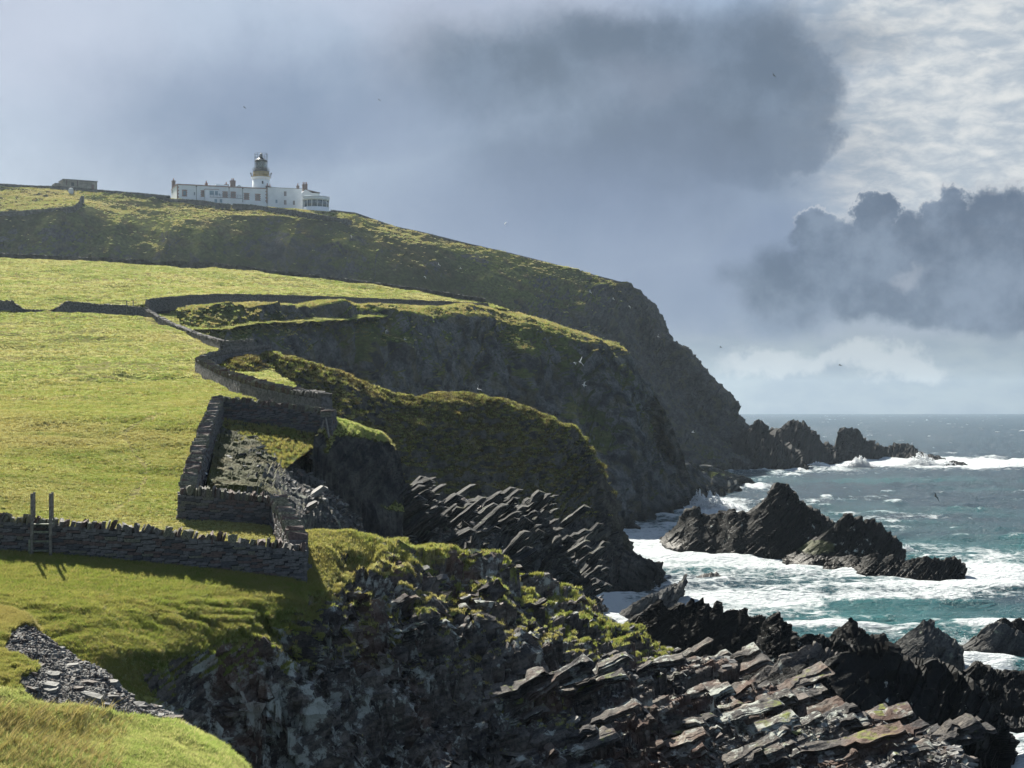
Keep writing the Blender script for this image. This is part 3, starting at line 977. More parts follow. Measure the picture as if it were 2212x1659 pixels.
make_patch('shore_cliff', rows_m, M_NEAR, [d_near], v_near, slabf=s_near, res=2.2, nv=[2, None, None, None, None, None, 4, 5, 4], tonef=t_near, smooth=1,
           hmask=lambda P, X, Y: 1 - 0.9 * sst(X, 640, 600) * sst(P[..., 1], 57.8, 58.6))

# ---- nearest slope, bottom left
crest = row([(-90, 1290, 40.5), (17, 1312, 39.6), (56, 1324, 39.2), (75, 1346, 38.9), (82, 1368, 38.6), (112, 1386, 38.4), (150, 1410, 38.2), (161, 1424, 38), (210, 1443, 37.8), (232, 1468, 37.6), (274, 1508, 37.4),
             (319, 1532, 37.2), (360, 1545, 37), (382, 1566, 36.8), (431, 1596, 36.4), (476, 1622, 36), (500, 1645, 35.6), (540, 1700, 35)])
turf = row([(-90, 1515, 32.6), (17, 1528, 32.6), (75, 1547, 32.6), (150, 1562, 32.7), (262, 1590, 33.2), (375, 1603, 33.8), (450, 1632, 34.4), (530, 1700, 34.6)])
foot = row([(-90, 1760, 27.5), (150, 1760, 28), (350, 1770, 29), (560, 1790, 31)])
rows_j = [shift(foot, 0, -1, -1.0), foot, turf, crest, shift(crest, 0.3, 1.0, -0.8), shift(crest, 0.6, 2.5, -4), shift(crest, 1, 4, -10)]


def d_slope(P, N, X, Y):
    st = sst(Y - (1528 + np.maximum(X - 60, 0) * 0.17), 8, -12)
    up = sst(Y + fbm(P, 2, 3, 701) * 30, 1390, 1350)
    return fbm(P, 3.0, 3, 702) * 0.25 + fbm(P, 0.5, 3, 703) * 0.06 + st * (1 - up) * (fbm(P, 0.9, 4, 704, ridge=True) * 0.14 + blocks(P, FR_M, (0.35, 0.3, 0.1), 705) * 0.05)


def v_slope(P, N, N0, X, Y):
    st = sst(Y - (1528 + np.maximum(X - 60, 0) * 0.17), 8, -12)
    n = fbm(P, 1.3, 4, 711)
    up = np.clip(sst(Y + n * 60, 1390, 1350) + sst(X + n * 90, 70, 10) * 0.6, 0, 1)
    return np.clip(1 - st * (1 - up) * (0.75 + n * 0.4), 0, 1)


make_patch('stony_slope', rows_j, M_SCREE, [d_slope], v_slope, res=2.2, nv=[2, None, None, None, 3, 3, 3], smooth=1,
           tonef=lambda P, X, Y: sst(fbm(P, 1.5, 4, 721), -0.1, 0.4) * 0.8 * sst(1560, 1500, 1) + sst(Y, 1420, 1350) * 0.5)

# ------------------------------------------------------------------ rocks in the sea
SHORE = []


def sea_rock(name, label, crest, base, thick, amp=1.0, mat=None, frame=None, cat='rock', group=None, lean=0.5, seed=0, res=2.4, Yoff=0.0, kind=None, size=1.0, vegf=None, backz=-2.5):
    bl = row([SEA(x, y) for x, y in base])
    xs = np.array([b_[0] for b_ in base], float)
    Ys = np.array([SEA(*b_)[2] for b_ in base])
    cr = row([(x, y, np.interp(x, xs, Ys) + thick * lean + Yoff) for x, y in crest])
    SHORE.append(bl[:, :2])
    rows = [shift(bl, 0, -0.6, -2.5, -9), bl, cr, shift(cr, 0, thick * 0.12, -0.3), shift(cr, 0, thick * 0.5, 0, -9)]
    rows[-1][:, 2] = np.minimum(rows[-1][:, 2] * 0.2, backz)
    P = loft(rows, res, nv=[2, None, None, None], smooth=0)
    X, Y = screen(P)
    fr = FR_S if frame is None else frame
    k = size
    P[..., 2] += slabs(P, fr, (3.5 * k, 1.8 * k, 0.6 * k), 870 + seed, 0.25, 0.35, 0.9 * k) * 0.22 * amp * sst(P[..., 2], 0, 1.5)
    N = normals(P)
    h = blocks(P, fr, (6 * k, 3.6 * k, 0.9 * k), 800 + seed, 0.12, 0.4, 0.5, 0.5) * 0.34 * k + blocks(P, fr, (1.8 * k, 1.4 * k, 0.32 * k), 820 + seed, 0.2, 0.5, 0.4, 0.5) * 0.15 * k
    h = h + fbm(P, 3 * k, 3, 840 + seed, ridge=True) * 0.22 * k + fbm(P, 0.5 * k, 2, 860 + seed) * 0.06 * k
    h = h * amp
    P2 = P + N * h[..., None]
    N2 = normals(P2)
    veg = vegf(P2, X, Y) if vegf else zero(P)
    o = grid_object(name, P2, mat or M_WET, {'veg': veg, 'wet': wetness(P2, 2.0) * 0.8, 'tone': zero(P)}, False, kind=kind)
    if kind is None:
        thing(o, label, cat, group)
    PATCH.setdefault(name, []).append((P2, N2, veg, X, Y, o))
    return o


M_WETF = ground_mat('dark rock of the point', (0.05, 0.06, 0.02), (0.05, 0.06, 0.02), (0.07, 0.07, 0.03), (0.010, 0.011, 0.013), (0.028, 0.029, 0.031),
                    bump=1.0, rscale=0.3, frame=FR_A, spec=0.05, rough=0.8, fine=0.25)
sea_rock('rock', 'big black rock shoulder joined to the foot of the far headland, by its right foot',
         [(1540, 985), (1575, 955), (1600, 928), (1622, 912), (1640, 903), (1652, 906), (1662, 925), (1676, 948), (1700, 966), (1722, 985), (1744, 1010)],
         [(1530, 1018), (1600, 1016), (1660, 1014), (1746, 1013)], 50, 1.2, M_WETF, FR_A, 'rock', 'black rocks off the point', 0.4, 1, size=4)
sea_rock('rock', 'flat-topped black hump between the rock shoulder and the notched sea rock off the point',
         [(1655, 950), (1672, 922), (1690, 923), (1697, 911), (1718, 908), (1738, 912), (1745, 925), (1762, 940), (1772, 958), (1786, 957), (1800, 964), (1812, 985), (1822, 996)],
         [(1650, 1008), (1740, 1004), (1790, 1000), (1824, 998)], 34, 1.0, M_WETF, FR_A, 'rock', 'black rocks off the point', 0.4, 2, Yoff=6, size=3)
sea_rock('rock', 'blunt black sea rock with a steep left side, off the point',
         [(1798, 985), (1806, 960), (1813, 930), (1820, 922), (1840, 924), (1856, 932), (1870, 947), (1884, 950), (1893, 962), (1903, 966), (1912, 985)],
         [(1796, 1000), (1850, 993), (1914, 990)], 26, 1.0, M_WETF, FR_A, 'rock', 'black rocks off the point', 0.4, 3, size=2.6)
sea_rock('rock', 'long low black rock at the outer end of the point, spray breaking over it',
         [(1896, 972), (1908, 962), (1925, 958), (1935, 957), (1955, 957), (1972, 962), (1985, 972), (2005, 980), (2025, 986), (2042, 992)],
         [(1894, 990), (1950, 990), (2000, 992), (2044, 994)], 18, 0.8, M_WETF, FR_A, 'rock', 'black rocks off the point', 0.4, 4, size=2.0)
sea_rock('rock', 'lone small black rock in the surf beyond the outer end of the point',
         [(2040, 1004), (2048, 998), (2060, 993), (2072, 996), (2084, 1001), (2096, 1006)],
         [(2038, 1007), (2098, 1008)], 10, 0.6, M_WETF, FR_A, 'rock', 'black rocks off the point', 0.4, 5, size=1.2)

sea_rock('sea_stack', 'tall pyramid-shaped black sea stack with a toothed left shoulder in the surf',
         [(1425, 1166), (1437, 1156), (1452, 1146), (1470, 1122), (1485, 1101), (1500, 1095), (1508, 1096), (1516, 1109), (1530, 1109), (1545, 1102), (1553, 1106), (1562, 1100), (1570, 1106), (1578, 1096), (1586, 1105),
          (1596, 1102), (1605, 1098), (1612, 1104), (1620, 1102), (1635, 1090), (1649, 1079), (1669, 1054), (1680, 1039), (1690, 1041), (1700, 1040), (1708, 1048), (1715, 1052), (1722, 1064), (1729, 1072), (1738, 1086), (1746, 1092),
          (1754, 1104), (1766, 1100), (1772, 1110), (1781, 1110), (1792, 1124), (1806, 1133), (1820, 1150), (1840, 1175)],
         [(1423, 1170), (1441, 1183), (1495, 1190), (1553, 1194), (1586, 1202), (1648, 1206), (1720, 1208), (1842, 1204)], 15, 0.75, None, FR_S, 'sea stack', None, 0.45, 11, size=1.6)
sea_rock('sea_stack', 'smaller black sea stack with a saw-toothed top, right of the pyramid stack',
         [(1700, 1200), (1725, 1190), (1750, 1172), (1775, 1152), (1804, 1133), (1818, 1119), (1835, 1104), (1841, 1112), (1847, 1119), (1855, 1114), (1862, 1115), (1868, 1128), (1873, 1127), (1880, 1126), (1887, 1122), (1890, 1133),
          (1897, 1134), (1903, 1127), (1910, 1142), (1918, 1147), (1926, 1146), (1932, 1158), (1943, 1172), (1950, 1190), (1955, 1200)],
         [(1698, 1216), (1760, 1219), (1850, 1221), (1957, 1216)], 10, 0.8, None, FR_S, 'sea stack', None, 0.45, 12, size=1.2,
         vegf=lambda P, X, Y: np.exp(-((X - 1765) / 38) ** 2 - ((Y - 1183) / 18) ** 2) * 1.3 * (P[..., 2] > -5) + 3.0 * 0)
sea_rock('rock', 'low knobbly wet reef lying in front of the two sea stacks',
         [(1690, 1207), (1702, 1200), (1715, 1198), (1740, 1202), (1765, 1200), (1793, 1204), (1815, 1200), (1839, 1196), (1860, 1202), (1880, 1194), (1897, 1192), (1912, 1202), (1930, 1196), (1943, 1206), (1960, 1208), (1975, 1204),
          (1988, 1203), (2001, 1200), (2012, 1208), (2024, 1210), (2036, 1210), (2048, 1204), (2059, 1201), (2068, 1206), (2075, 1208), (2080, 1222), (2086, 1232), (2084, 1244)],
         [(1688, 1213), (1744, 1227), (1818, 1233), (1870, 1240), (1909, 1244), (1959, 1248), (2030, 1252), (2084, 1249)], 6.5, 0.9, None, FR_S, 'rock', None, 0.4, 13, size=0.8)
for k, (cx, cy, w, h) in enumerate([(1366, 1138, 34, 9), (1536, 1246, 62, 9), (1548, 1243, 14, 8), (1385, 1055, 40, 6), (1683, 1058, 24, 6), (1650, 1050, 22, 5)]):
    if k in (3, 4):
        continue
    sea_rock('rock', ['small black rock awash at the mouth of the cove under the middle headland', 'flat black rock awash between the cove and the reef', 'little black knob on the flat rock awash between the cove and the reef',
                      '', '', 'small black rock just off the low tongue of the middle headland'][k],
             [(cx - w / 2, cy), (cx - w / 4, cy - h * 0.8), (cx, cy - h), (cx + w / 5, cy - h * 0.6), (cx + w / 2, cy)], [(cx - w / 2 - 1, cy + 2), (cx + w / 2 + 1, cy + 2)], 4, 0.4, None, None, 'rock', 'small rocks awash', 0.4, 20 + k, size=0.5)

# cove floor slabs under the ridge and the jagged rocks in front of the water
sea_rock('rock', 'pale grey rock slab leaning to the right beside the white water of the cove',
         [(1328, 1336), (1345, 1318), (1370, 1300), (1400, 1285), (1415, 1275), (1425, 1282), (1437, 1270), (1452, 1262), (1470, 1258), (1478, 1245), (1484, 1240), (1482, 1254), (1474, 1275), (1462, 1292)],
         [(1320, 1348), (1400, 1350), (1464, 1300)], 8, 0.9, M_SLABS, FR_S, 'rock', None, 0.3, 31, size=0.9)


def shore_rock(name, label, crest, basey, Y0, Y1, depth=6, amp=1.0, mat=None, frame=None, group=None, seed=0, size=1.0, kind=None, slope=3.0, vegf=None):
    """a ridge whose foot is hidden by what is in front: crest at distance Y0..Y1, front face down to basey"""
    n = len(crest)
    x0, x1 = crest[0][0], crest[-1][0]
    cr = row([(x, y, Y0 + (Y1 - Y0) * (x - x0) / (x1 - x0)) for x, y in crest])
    ba = cr.copy()
    for i, (x, y) in enumerate(crest):
        by = basey(x) if callable(basey) else basey
        Yb = max(cr[i, 1] - slope - 0.25 * max(0, (by - y)) * cr[i, 1] / F * 1.6, 5)
        ba[i] = P3(x, max(by, y + 4), Yb)
    SHORE.append(cr[:, :2])
    rows = [shift(ba, 0, -1.2, -3, -9), ba, cr, shift(cr, 0, depth * 0.15, -0.25), shift(cr, 0, depth, -30, -2.5)]
    P = loft(rows, 2.3, nv=[2, None, None, None], smooth=0)
    X, Y = screen(P)
    fr = FR_S if frame is None else frame
    k = size
    P[..., 2] += slabs(P, fr, (3.5 * k, 1.6 * k, 0.6 * k), 970 + seed, 0.25, 0.2, 1.0 * k) * 0.3 * amp
    N = normals(P)
    h = blocks(P, fr, (6 * k, 3.6 * k, 0.8 * k), 900 + seed, 0.12, 0.4, 0.5, 0.5) * 0.36 * k + blocks(P, fr, (1.8 * k, 1.4 * k, 0.28 * k), 920 + seed, 0.2, 0.5, 0.4, 0.5) * 0.15 * k
    h = h + fbm(P, 2.5 * k, 3, 940 + seed, ridge=True) * 0.2 * k + fbm(P, 0.4 * k, 2, 960 + seed) * 0.05 * k
    P2 = P + N * (h * amp)[..., None]
    N2 = normals(P2)
    veg = vegf(P2, N2, X, Y) if vegf else zero(P)
    o = grid_object(name, P2, mat or M_WET, {'veg': veg, 'wet': wetness(P2, 2.5) * 0.8, 'tone': zero(P)}, False, kind=kind)
    if kind is None:
        thing(o, label, 'rock', group)
    PATCH.setdefault(name, []).append((P2, N2, veg, X, Y, o))
    return o


shore_rock('rock', 'dark saw-toothed rock ridge of upright slabs, left of the lower dark rocks by the water',
           [(1336, 1352), (1350, 1344), (1379, 1322), (1392, 1318), (1408, 1301), (1429, 1290), (1436, 1299), (1446, 1306), (1460, 1298), (1474, 1298), (1478, 1306), (1495, 1288), (1499, 1296), (1510, 1290), (1520, 1282), (1524, 1292),
            (1537, 1306), (1545, 1303), (1553, 1296), (1556, 1308), (1562, 1316), (1575, 1309), (1595, 1309), (1600, 1316), (1606, 1308), (1612, 1308), (1617, 1322), (1622, 1331), (1632, 1328), (1640, 1332), (1647, 1340), (1660, 1380), (1668, 1420)],
           lambda x: 1500, 118, 108, 7, 0.7, group='dark rocks by the water', seed=1, slope=2.0)
shore_rock('rock', 'dark rock with one tall blunt tooth, right of the saw-toothed slab ridge',
           [(1610, 1420), (1630, 1390), (1646, 1340), (1658, 1326), (1669, 1320), (1676, 1317), (1684, 1315), (1690, 1326), (1698, 1339), (1705, 1345), (1711, 1348), (1713, 1360), (1716, 1370), (1730, 1390), (1750, 1420)],
           lambda x: 1500, 105, 101, 5, 0.7, group='dark rocks by the water', seed=2, slope=2.0)
shore_rock('rock', 'low rounded dark rock between the toothed rock and the sloping pointed one',
           [(1700, 1440), (1708, 1390), (1716, 1370), (1728, 1370), (1736, 1367), (1745, 1361), (1755, 1357), (1768, 1358), (1777, 1361), (1785, 1366), (1800, 1372), (1830, 1390), (1850, 1410), (1870, 1440)],
           lambda x: 1500, 101, 99, 5, 0.8, group='dark rocks by the water', seed=3, slope=2.0)
shore_rock('rock', 'dark sloping pointed rock right of the low rounded one, near the water',
           [(1780, 1400), (1793, 1370), (1805, 1358), (1818, 1346), (1830, 1336), (1839, 1329), (1846, 1331), (1854, 1334), (1860, 1348), (1868, 1359), (1878, 1364), (1889, 1371), (1900, 1370), (1910, 1371), (1920, 1384), (1930, 1410)],
           lambda x: 1480, 112, 108, 4, 0.6, group='dark rocks by the water', seed=4, slope=2.0)
shore_rock('rock', 'grey fin-shaped rock with slanting beds, standing in the water right of the dark rocks',
           [(1925, 1404), (1944, 1376), (1955, 1367), (1975, 1352), (1987, 1342), (1996, 1334), (2003, 1337), (2010, 1331), (2017, 1333), (2020, 1346), (2023, 1355), (2033, 1364), (2042, 1368), (2052, 1375), (2063, 1380), (2070, 1392), (2076, 1401), (2080, 1412)],
           lambda x: 1436 if x < 2050 else 1420, 121, 119, 5, 0.5, M_SLABS, None, None, 5, 0.8, slope=1.4)
shore_rock('rock', 'low grey pointed rock in white water at the right edge',
           [(2076, 1398), (2090, 1388), (2108, 1371), (2122, 1356), (2137, 1342), (2148, 1341), (2158, 1338), (2164, 1346), (2171, 1346), (2180, 1352), (2195, 1362), (2240, 1372), (2290, 1402)],
           lambda x: 1408, 127, 126, 4, 0.5, M_SLABS, None, None, 6, 0.8, slope=1.2)
shore_rock('rock', 'small black knob behind the low grey pointed rock at the right edge',
           [(2140, 1350), (2150, 1338), (2160, 1333), (2172, 1336), (2184, 1345), (2200, 1337), (2225, 1336), (2260, 1356)],
           lambda x: 1385, 133, 133, 3, 0.5, None, None, None, 7, 0.6, slope=1.0)
shore_rock('rock', 'black toothed rock running off the right edge below the white water',
           [(2030, 1500), (2056, 1463), (2070, 1454), (2083, 1446), (2096, 1437), (2108, 1429), (2116, 1430), (2122, 1423), (2130, 1423), (2138, 1434), (2146, 1440), (2156, 1445), (2166, 1450), (2172, 1445), (2180, 1446), (2185, 1455), (2192, 1454),
            (2230, 1452), (2290, 1480)],
           lambda x: 1545 if x > 2100 else 1560, 103, 101, 5, 0.8, None, None, None, 8, 0.8, slope=2.0)
shore_rock('rock', 'small black rock awash at the lower right edge beside the great dark outcrop',
           [(2166, 1560), (2176, 1548), (2190, 1543), (2205, 1548), (2230, 1544), (2260, 1570)],
           lambda x: 1572, 96, 96, 2, 0.5, None, None, None, 9, 0.5, slope=0.8)
shore_rock('rock', 'great black layered outcrop that slopes down to the sea at lower right',
           [(1600, 1560), (1620, 1500), (1640, 1484), (1660, 1470), (1680, 1462), (1702, 1454), (1720, 1447), (1736, 1437), (1755, 1434), (1773, 1429), (1783, 1418), (1793, 1412), (1810, 1407), (1840, 1401), (1868, 1398), (1893, 1396), (1915, 1394), (1934, 1393),
            (1938, 1403), (1947, 1413), (1965, 1422), (1980, 1430), (1992, 1437), (2001, 1442), (2012, 1440), (2025, 1436), (2034, 1440), (2043, 1447), (2050, 1456), (2060, 1466), (2084, 1489), (2104, 1502), (2126, 1514), (2150, 1528), (2170, 1545),
            (2173, 1572), (2175, 1600), (2180, 1640), (2186, 1700)],
           lambda x: 1625 if x < 2000 else 1700, 86, 88, 8, 0.9, None, FR_M, None, 10, 1.2, slope=4.0)
shore_rock('rock', 'broken brown-grey rock lumps at the left foot of the great black outcrop',
           [(1560, 1520), (1590, 1490), (1612, 1484), (1640, 1462), (1665, 1440), (1680, 1425), (1692, 1412), (1705, 1402), (1722, 1398), (1740, 1388), (1755, 1384), (1770, 1390), (1782, 1402), (1800, 1412), (1820, 1430)],
           lambda x: 1560, 92, 91, 5, 1.0, M_NEAR, None, None, 11, 0.8, slope=2.0)
# ------------------------------------------------------------------ sea
def sea_mat():
    m, b, pr, out = new_mat('sea water')
    co = b.n('ShaderNodeTexCoord').outputs['Object']
    foam = b.attr('foam')
    turq = b.attr('turq')
    n1 = b.noise(co, 0.35, 8, 0.62, 0.8)
    n2 = b.noise(co, 1.6, 6, 0.65, 1.2)
    lace = b.n('ShaderNodeTexVoronoi', {'feature': 'DISTANCE_TO_EDGE'}, Vector=b.vmath('ADD', co, b.n('ShaderNodeTexNoise', None, Vector=co, Scale=0.5, Detail=4.0).outputs[1]), Scale=0.55).outputs['Distance']
    k = b.math('ADD', b.math('MULTIPLY', n1, 0.60), b.math('MULTIPLY', n2, 0.50))
    k = b.math('SUBTRACT', k, b.math('MULTIPLY', b.ramp(lace, 0.0, 0.25), 0.10))
    th = b.math('SUBTRACT', 1.03, b.math('MULTIPLY', foam, 0.78))
    fm = b.ramp(b.math('SUBTRACT', k, th), -0.10, 0.15)
    deep = b.mix(b.ramp(n1, 0.35, 0.65), (0.011, 0.032, 0.052), (0.025, 0.060, 0.082))
    deep = b.mix(turq, deep, (0.030, 0.145, 0.150))
    b.set(pr.inputs['Base Color'], b.mix(fm, deep, (0.52, 0.56, 0.58)))
    b.set(pr.inputs['Roughness'], b.math('ADD', 0.22, b.math('MULTIPLY', fm, 0.6)))
    b.set(pr.inputs['IOR'], 1.33)
    b.set(pr.inputs['Specular IOR Level'], 0.09)
    w1 = b.noise(b.vmath('MULTIPLY', co, (1.0, 1.6, 1.0)), 1.3, 6, 0.6)
    bp = b.n('ShaderNodeBump', None, Strength=1.0, Distance=1.2, Height=b.math('ADD', b.math('MULTIPLY', w1, 0.7), b.math('MULTIPLY', fm, 0.10)))
    b.set(pr.inputs['Normal'], bp.outputs[0])
    return m


def build_sea():
    # rows even in the picture near by, then out to the horizon; columns fan out to both sides
    ys = np.r_[np.linspace(1760, 1500, 60)[:-1], np.arange(1500, 905, -2.0), np.geomspace(24, 13.31, 24)[0:] + HZ]
    Yr = CAMZ * F / (ys - HZ)
    Yr = np.r_[np.array([20, 60.0]), Yr]
    xs = np.r_[-9000, -5200, -3000, -1500, -500, 400, 1000, np.arange(1180, 2300, 2.6), 2500, 3000, 3800, 5200, 7500, 11000]
    X = (xs[None, :] - 1106) / F * Yr[:, None]
    Yg = np.repeat(Yr[:, None], len(xs), 1)
    P = np.stack([X, Yg, np.zeros_like(X)], -1)
    XD, YD = screen(P)
    S = np.concatenate([resample2(s, 40) for s in SHORE])
    d = np.full(X.shape, 1e9)
    for sx, sy in S:
        d = np.minimum(d, (X - sx) ** 2 + (Yg - sy) ** 2)
    d = np.sqrt(d)
    foam = 0.27 + 0.17 * sst(Yg, 420, 200)
    foam = foam + 0.45 * np.exp(-d / (2 + Yg * 0.02))
    foam = foam + fbm(P, (26, 26, 9), 4, 1001) * 0.30 * sst(Yg, 700, 300)
    foam = foam + fbm(P, (60, 22, 9), 3, 1004) * 0.16 + fbm(P, (12, 5, 5), 4, 1006, ridge=True) * 0.22 * sst(Yg, 600, 250)

    def spot(x, y, rx, ry, w):
        return w * np.exp(-((XD - x) / rx) ** 2 - ((YD - y) / ry) ** 2)
    foam = foam + spot(2130, 1000, 140, 10, .8) + spot(1900, 998, 150, 9, .7) + spot(1550, 1100, 60, 30, .6) + spot(1780, 1018, 200, 8, .25)
    foam = foam + spot(1400, 1170, 80, 35, .4) + spot(1500, 1212, 130, 16, .28) + spot(1420, 1320, 120, 16, .5) + spot(1310, 1305, 45, 22, .7)
    foam = foam + spot(2000, 1275, 200, 14, .35) + spot(2120, 1225, 110, 28, .5) + spot(1690, 1290, 110, 14, .15) + spot(2110, 1440, 70, 30, .9) + spot(2150, 1350, 60, 9, .4) + spot(1800, 1355, 150, 12, .35)
    foam = foam + spot(2150, 1545, 60, 50, .7)
    foam = foam - spot(1900, 1310, 160, 14, .25) - spot(1750, 1250, 160, 8, .25) - spot(2120, 1120, 140, 40, .22) - spot(1950, 1060, 260, 16, .12)
    # crests
    am = 0.55 + 0.40 * sst(Yg, 200, 500)
    wv = (np.sin((Yg * 0.36 + X * 0.05) + fbm(P, 22, 2, 1002) * 2.5) * 0.45 + fbm(P, (9, 4.5, 4), 4, 1003) * 1.2 + fbm(P, (3.0, 1.6, 2), 3, 1005) * 0.8)
    far = 1 - sst(Yg, 900, 2500)
    P[..., 2] = am * wv * (0.25 + 0.75 * far) - 0.05
    crest = sst(wv, 0.55, 1.2)
    foam = foam + crest * 0.40
    turq = np.clip(fbm(P, (40, 25, 20), 3, 1010) * 1.2 + crest * 0.35, 0, 1) * sst(Yg, 620, 330) * 0.9
    P[..., 2][0] = -0.5
    o = grid_object('sea', P, sea_mat(), {'foam': np.clip(foam, 0, 1.2), 'turq': turq}, True)
    return o


def resample2(s, n):
    d = np.r_[0, np.cumsum(np.hypot(*np.diff(s, axis=0).T) + 1e-9)]
    t = np.linspace(0, d[-1], n)
    return np.stack([np.interp(t, d, s[:, k]) for k in range(2)], 1)


build_sea()

# the ground under everything, out past the sides of the picture
M_BED = flat_mat('sea bed rock', (0.05, 0.05, 0.045), 0.9)
# land to the left and behind the viewer, joined to the fields
lg = []
for Yv, z in ((-60, 10), (20, 11), (45, 12.5), (61, 14.6), (88, 18.9), (132, 22.9), (198, 31.6), (300, 49), (340, 50), (430, 60), (470, 78), (500, 86), (640, 84)):
    pts = []
    for k in range(24):
        xl = -1386 / F * Yv if Yv > 61 else -22 - (61 - Yv) * 0.05
        x = xl - 1.0 - k * k * 1.1 - k * 6
        pts.append((x, Yv, z - 0.25 + 4 * math.sin(k * 0.35) * (k > 0) * min(1, k / 6)))
    lg.append(pts[::-1])
LG = np.array(lg, float)
o = grid_object('hillside', LG, M_FIELD, {'veg': np.ones(LG.shape[:2]), 'wet': np.zeros(LG.shape[:2]), 'tone': np.zeros(LG.shape[:2])}, True)

# ------------------------------------------------------------------ air
hz = MB().box(-4300, 4300, -300, 5250, -12, 112).build('haze', None, kind='stuff') if False else None
me = bpy.data.meshes.new('haze')
mb = MB().box(-9000, 9000, -400, 5400, -14, 116)
me.from_pydata(mb.v, [], mb.f)
hm = bpy.data.materials.new('sea air')
hm.use_nodes = True
hb = NT(hm.node_tree)
ho = hb.n('ShaderNodeOutputMaterial')
hv = hb.n('ShaderNodeVolumePrincipled', None, Color=(0.70, 0.85, 1.0, 1.0), Density=0.000055, Anisotropy=0.62)
hb.t.links.new(hv.outputs[0], ho.inputs['Volume'])
me.materials.append(hm)
haze = link('haze', me, kind='stuff')

# ================================================================== walls of dry stone
M_CORE = flat_mat('wall core', (0.03, 0.03, 0.032), 0.95)
M_ST = [flat_mat('grey flagstone', (0.140, 0.140, 0.144), 0.85, 0.3, 5.0, bump=0.4), flat_mat('dark flagstone', (0.075, 0.078, 0.088), 0.85, 0.3, 5.0, bump=0.4),
        flat_mat('brown flagstone', (0.120, 0.090, 0.084), 0.85, 0.3, 5.0, bump=0.4), flat_mat('lichened flagstone', (0.165, 0.170, 0.135), 0.9, 0.35, 9.0, bump=0.4)]
M_COPE = [flat_mat('lichened coping stone', (0.190, 0.190, 0.140), 0.9, 0.4, 8.0, bump=0.5), flat_mat('grey coping stone', (0.140, 0.135, 0.128), 0.9, 0.3, 6.0, bump=0.5),
          flat_mat('rusty coping stone', (0.125, 0.090, 0.080), 0.9, 0.3, 6.0, bump=0.5)]
M_WALLFAR = flat_mat('distant dry stone', (0.080, 0.080, 0.080), 0.9, 0.35, 1.2)


def stone_mesh(name, mat, rng, rough=0.10):
    """a split stone in a unit box: 12 corner points, slightly skewed"""
    v = []
    for sx in (-.5, -.17, .2, .5):
        for sy in (-.5, .5):
            for sz in (-.5, .5):
                e = 1 - 0.12 * (abs(sx) > .4)
                v.append((sx + rng.uniform(-1, 1) * rough * 0.5, sy * e + rng.uniform(-1, 1) * rough * 0.4, sz * e + rng.uniform(-1, 1) * rough))
    f = [(0, 1, 3, 2), (12, 14, 15, 13)]
    for k in range(3):
        a = k * 4
        f += [(a, a + 4, a + 5, a + 1), (a + 2, a + 3, a + 7, a + 6), (a, a + 2, a + 6, a + 4), (a + 1, a + 5, a + 7, a + 3)]
    return raw_mesh(name, v, f, mat)


rg = random.Random(5)
STONES = [stone_mesh('stone', M_ST[k % 4 if k % 4 < 3 or k > 8 else 0], rg) for k in range(14)]
COPES = [stone_mesh('coping_stone', M_COPE[k % 3], rg, 0.2) for k in range(10)]


class Path:
    def __init__(self, pts):
        self.p = [Vector(P3(*q)) for q in pts]
        self.s = [0.0]
        for a, b_ in zip(self.p, self.p[1:]):
            self.s.append(self.s[-1] + (b_.xy - a.xy).length)
        self.L = self.s[-1]

    def at(self, s):
        s = min(max(s, 0), self.L)
        for k in range(len(self.p) - 1):
            if s <= self.s[k + 1] or k == len(self.p) - 2:
                t = (s - self.s[k]) / max(self.s[k + 1] - self.s[k], 1e-6)
                a, b_ = self.p[k], self.p[k + 1]
                d = (b_ - a)
                d.z = 0
                d.normalize()
                return a.lerp(b_, t), d


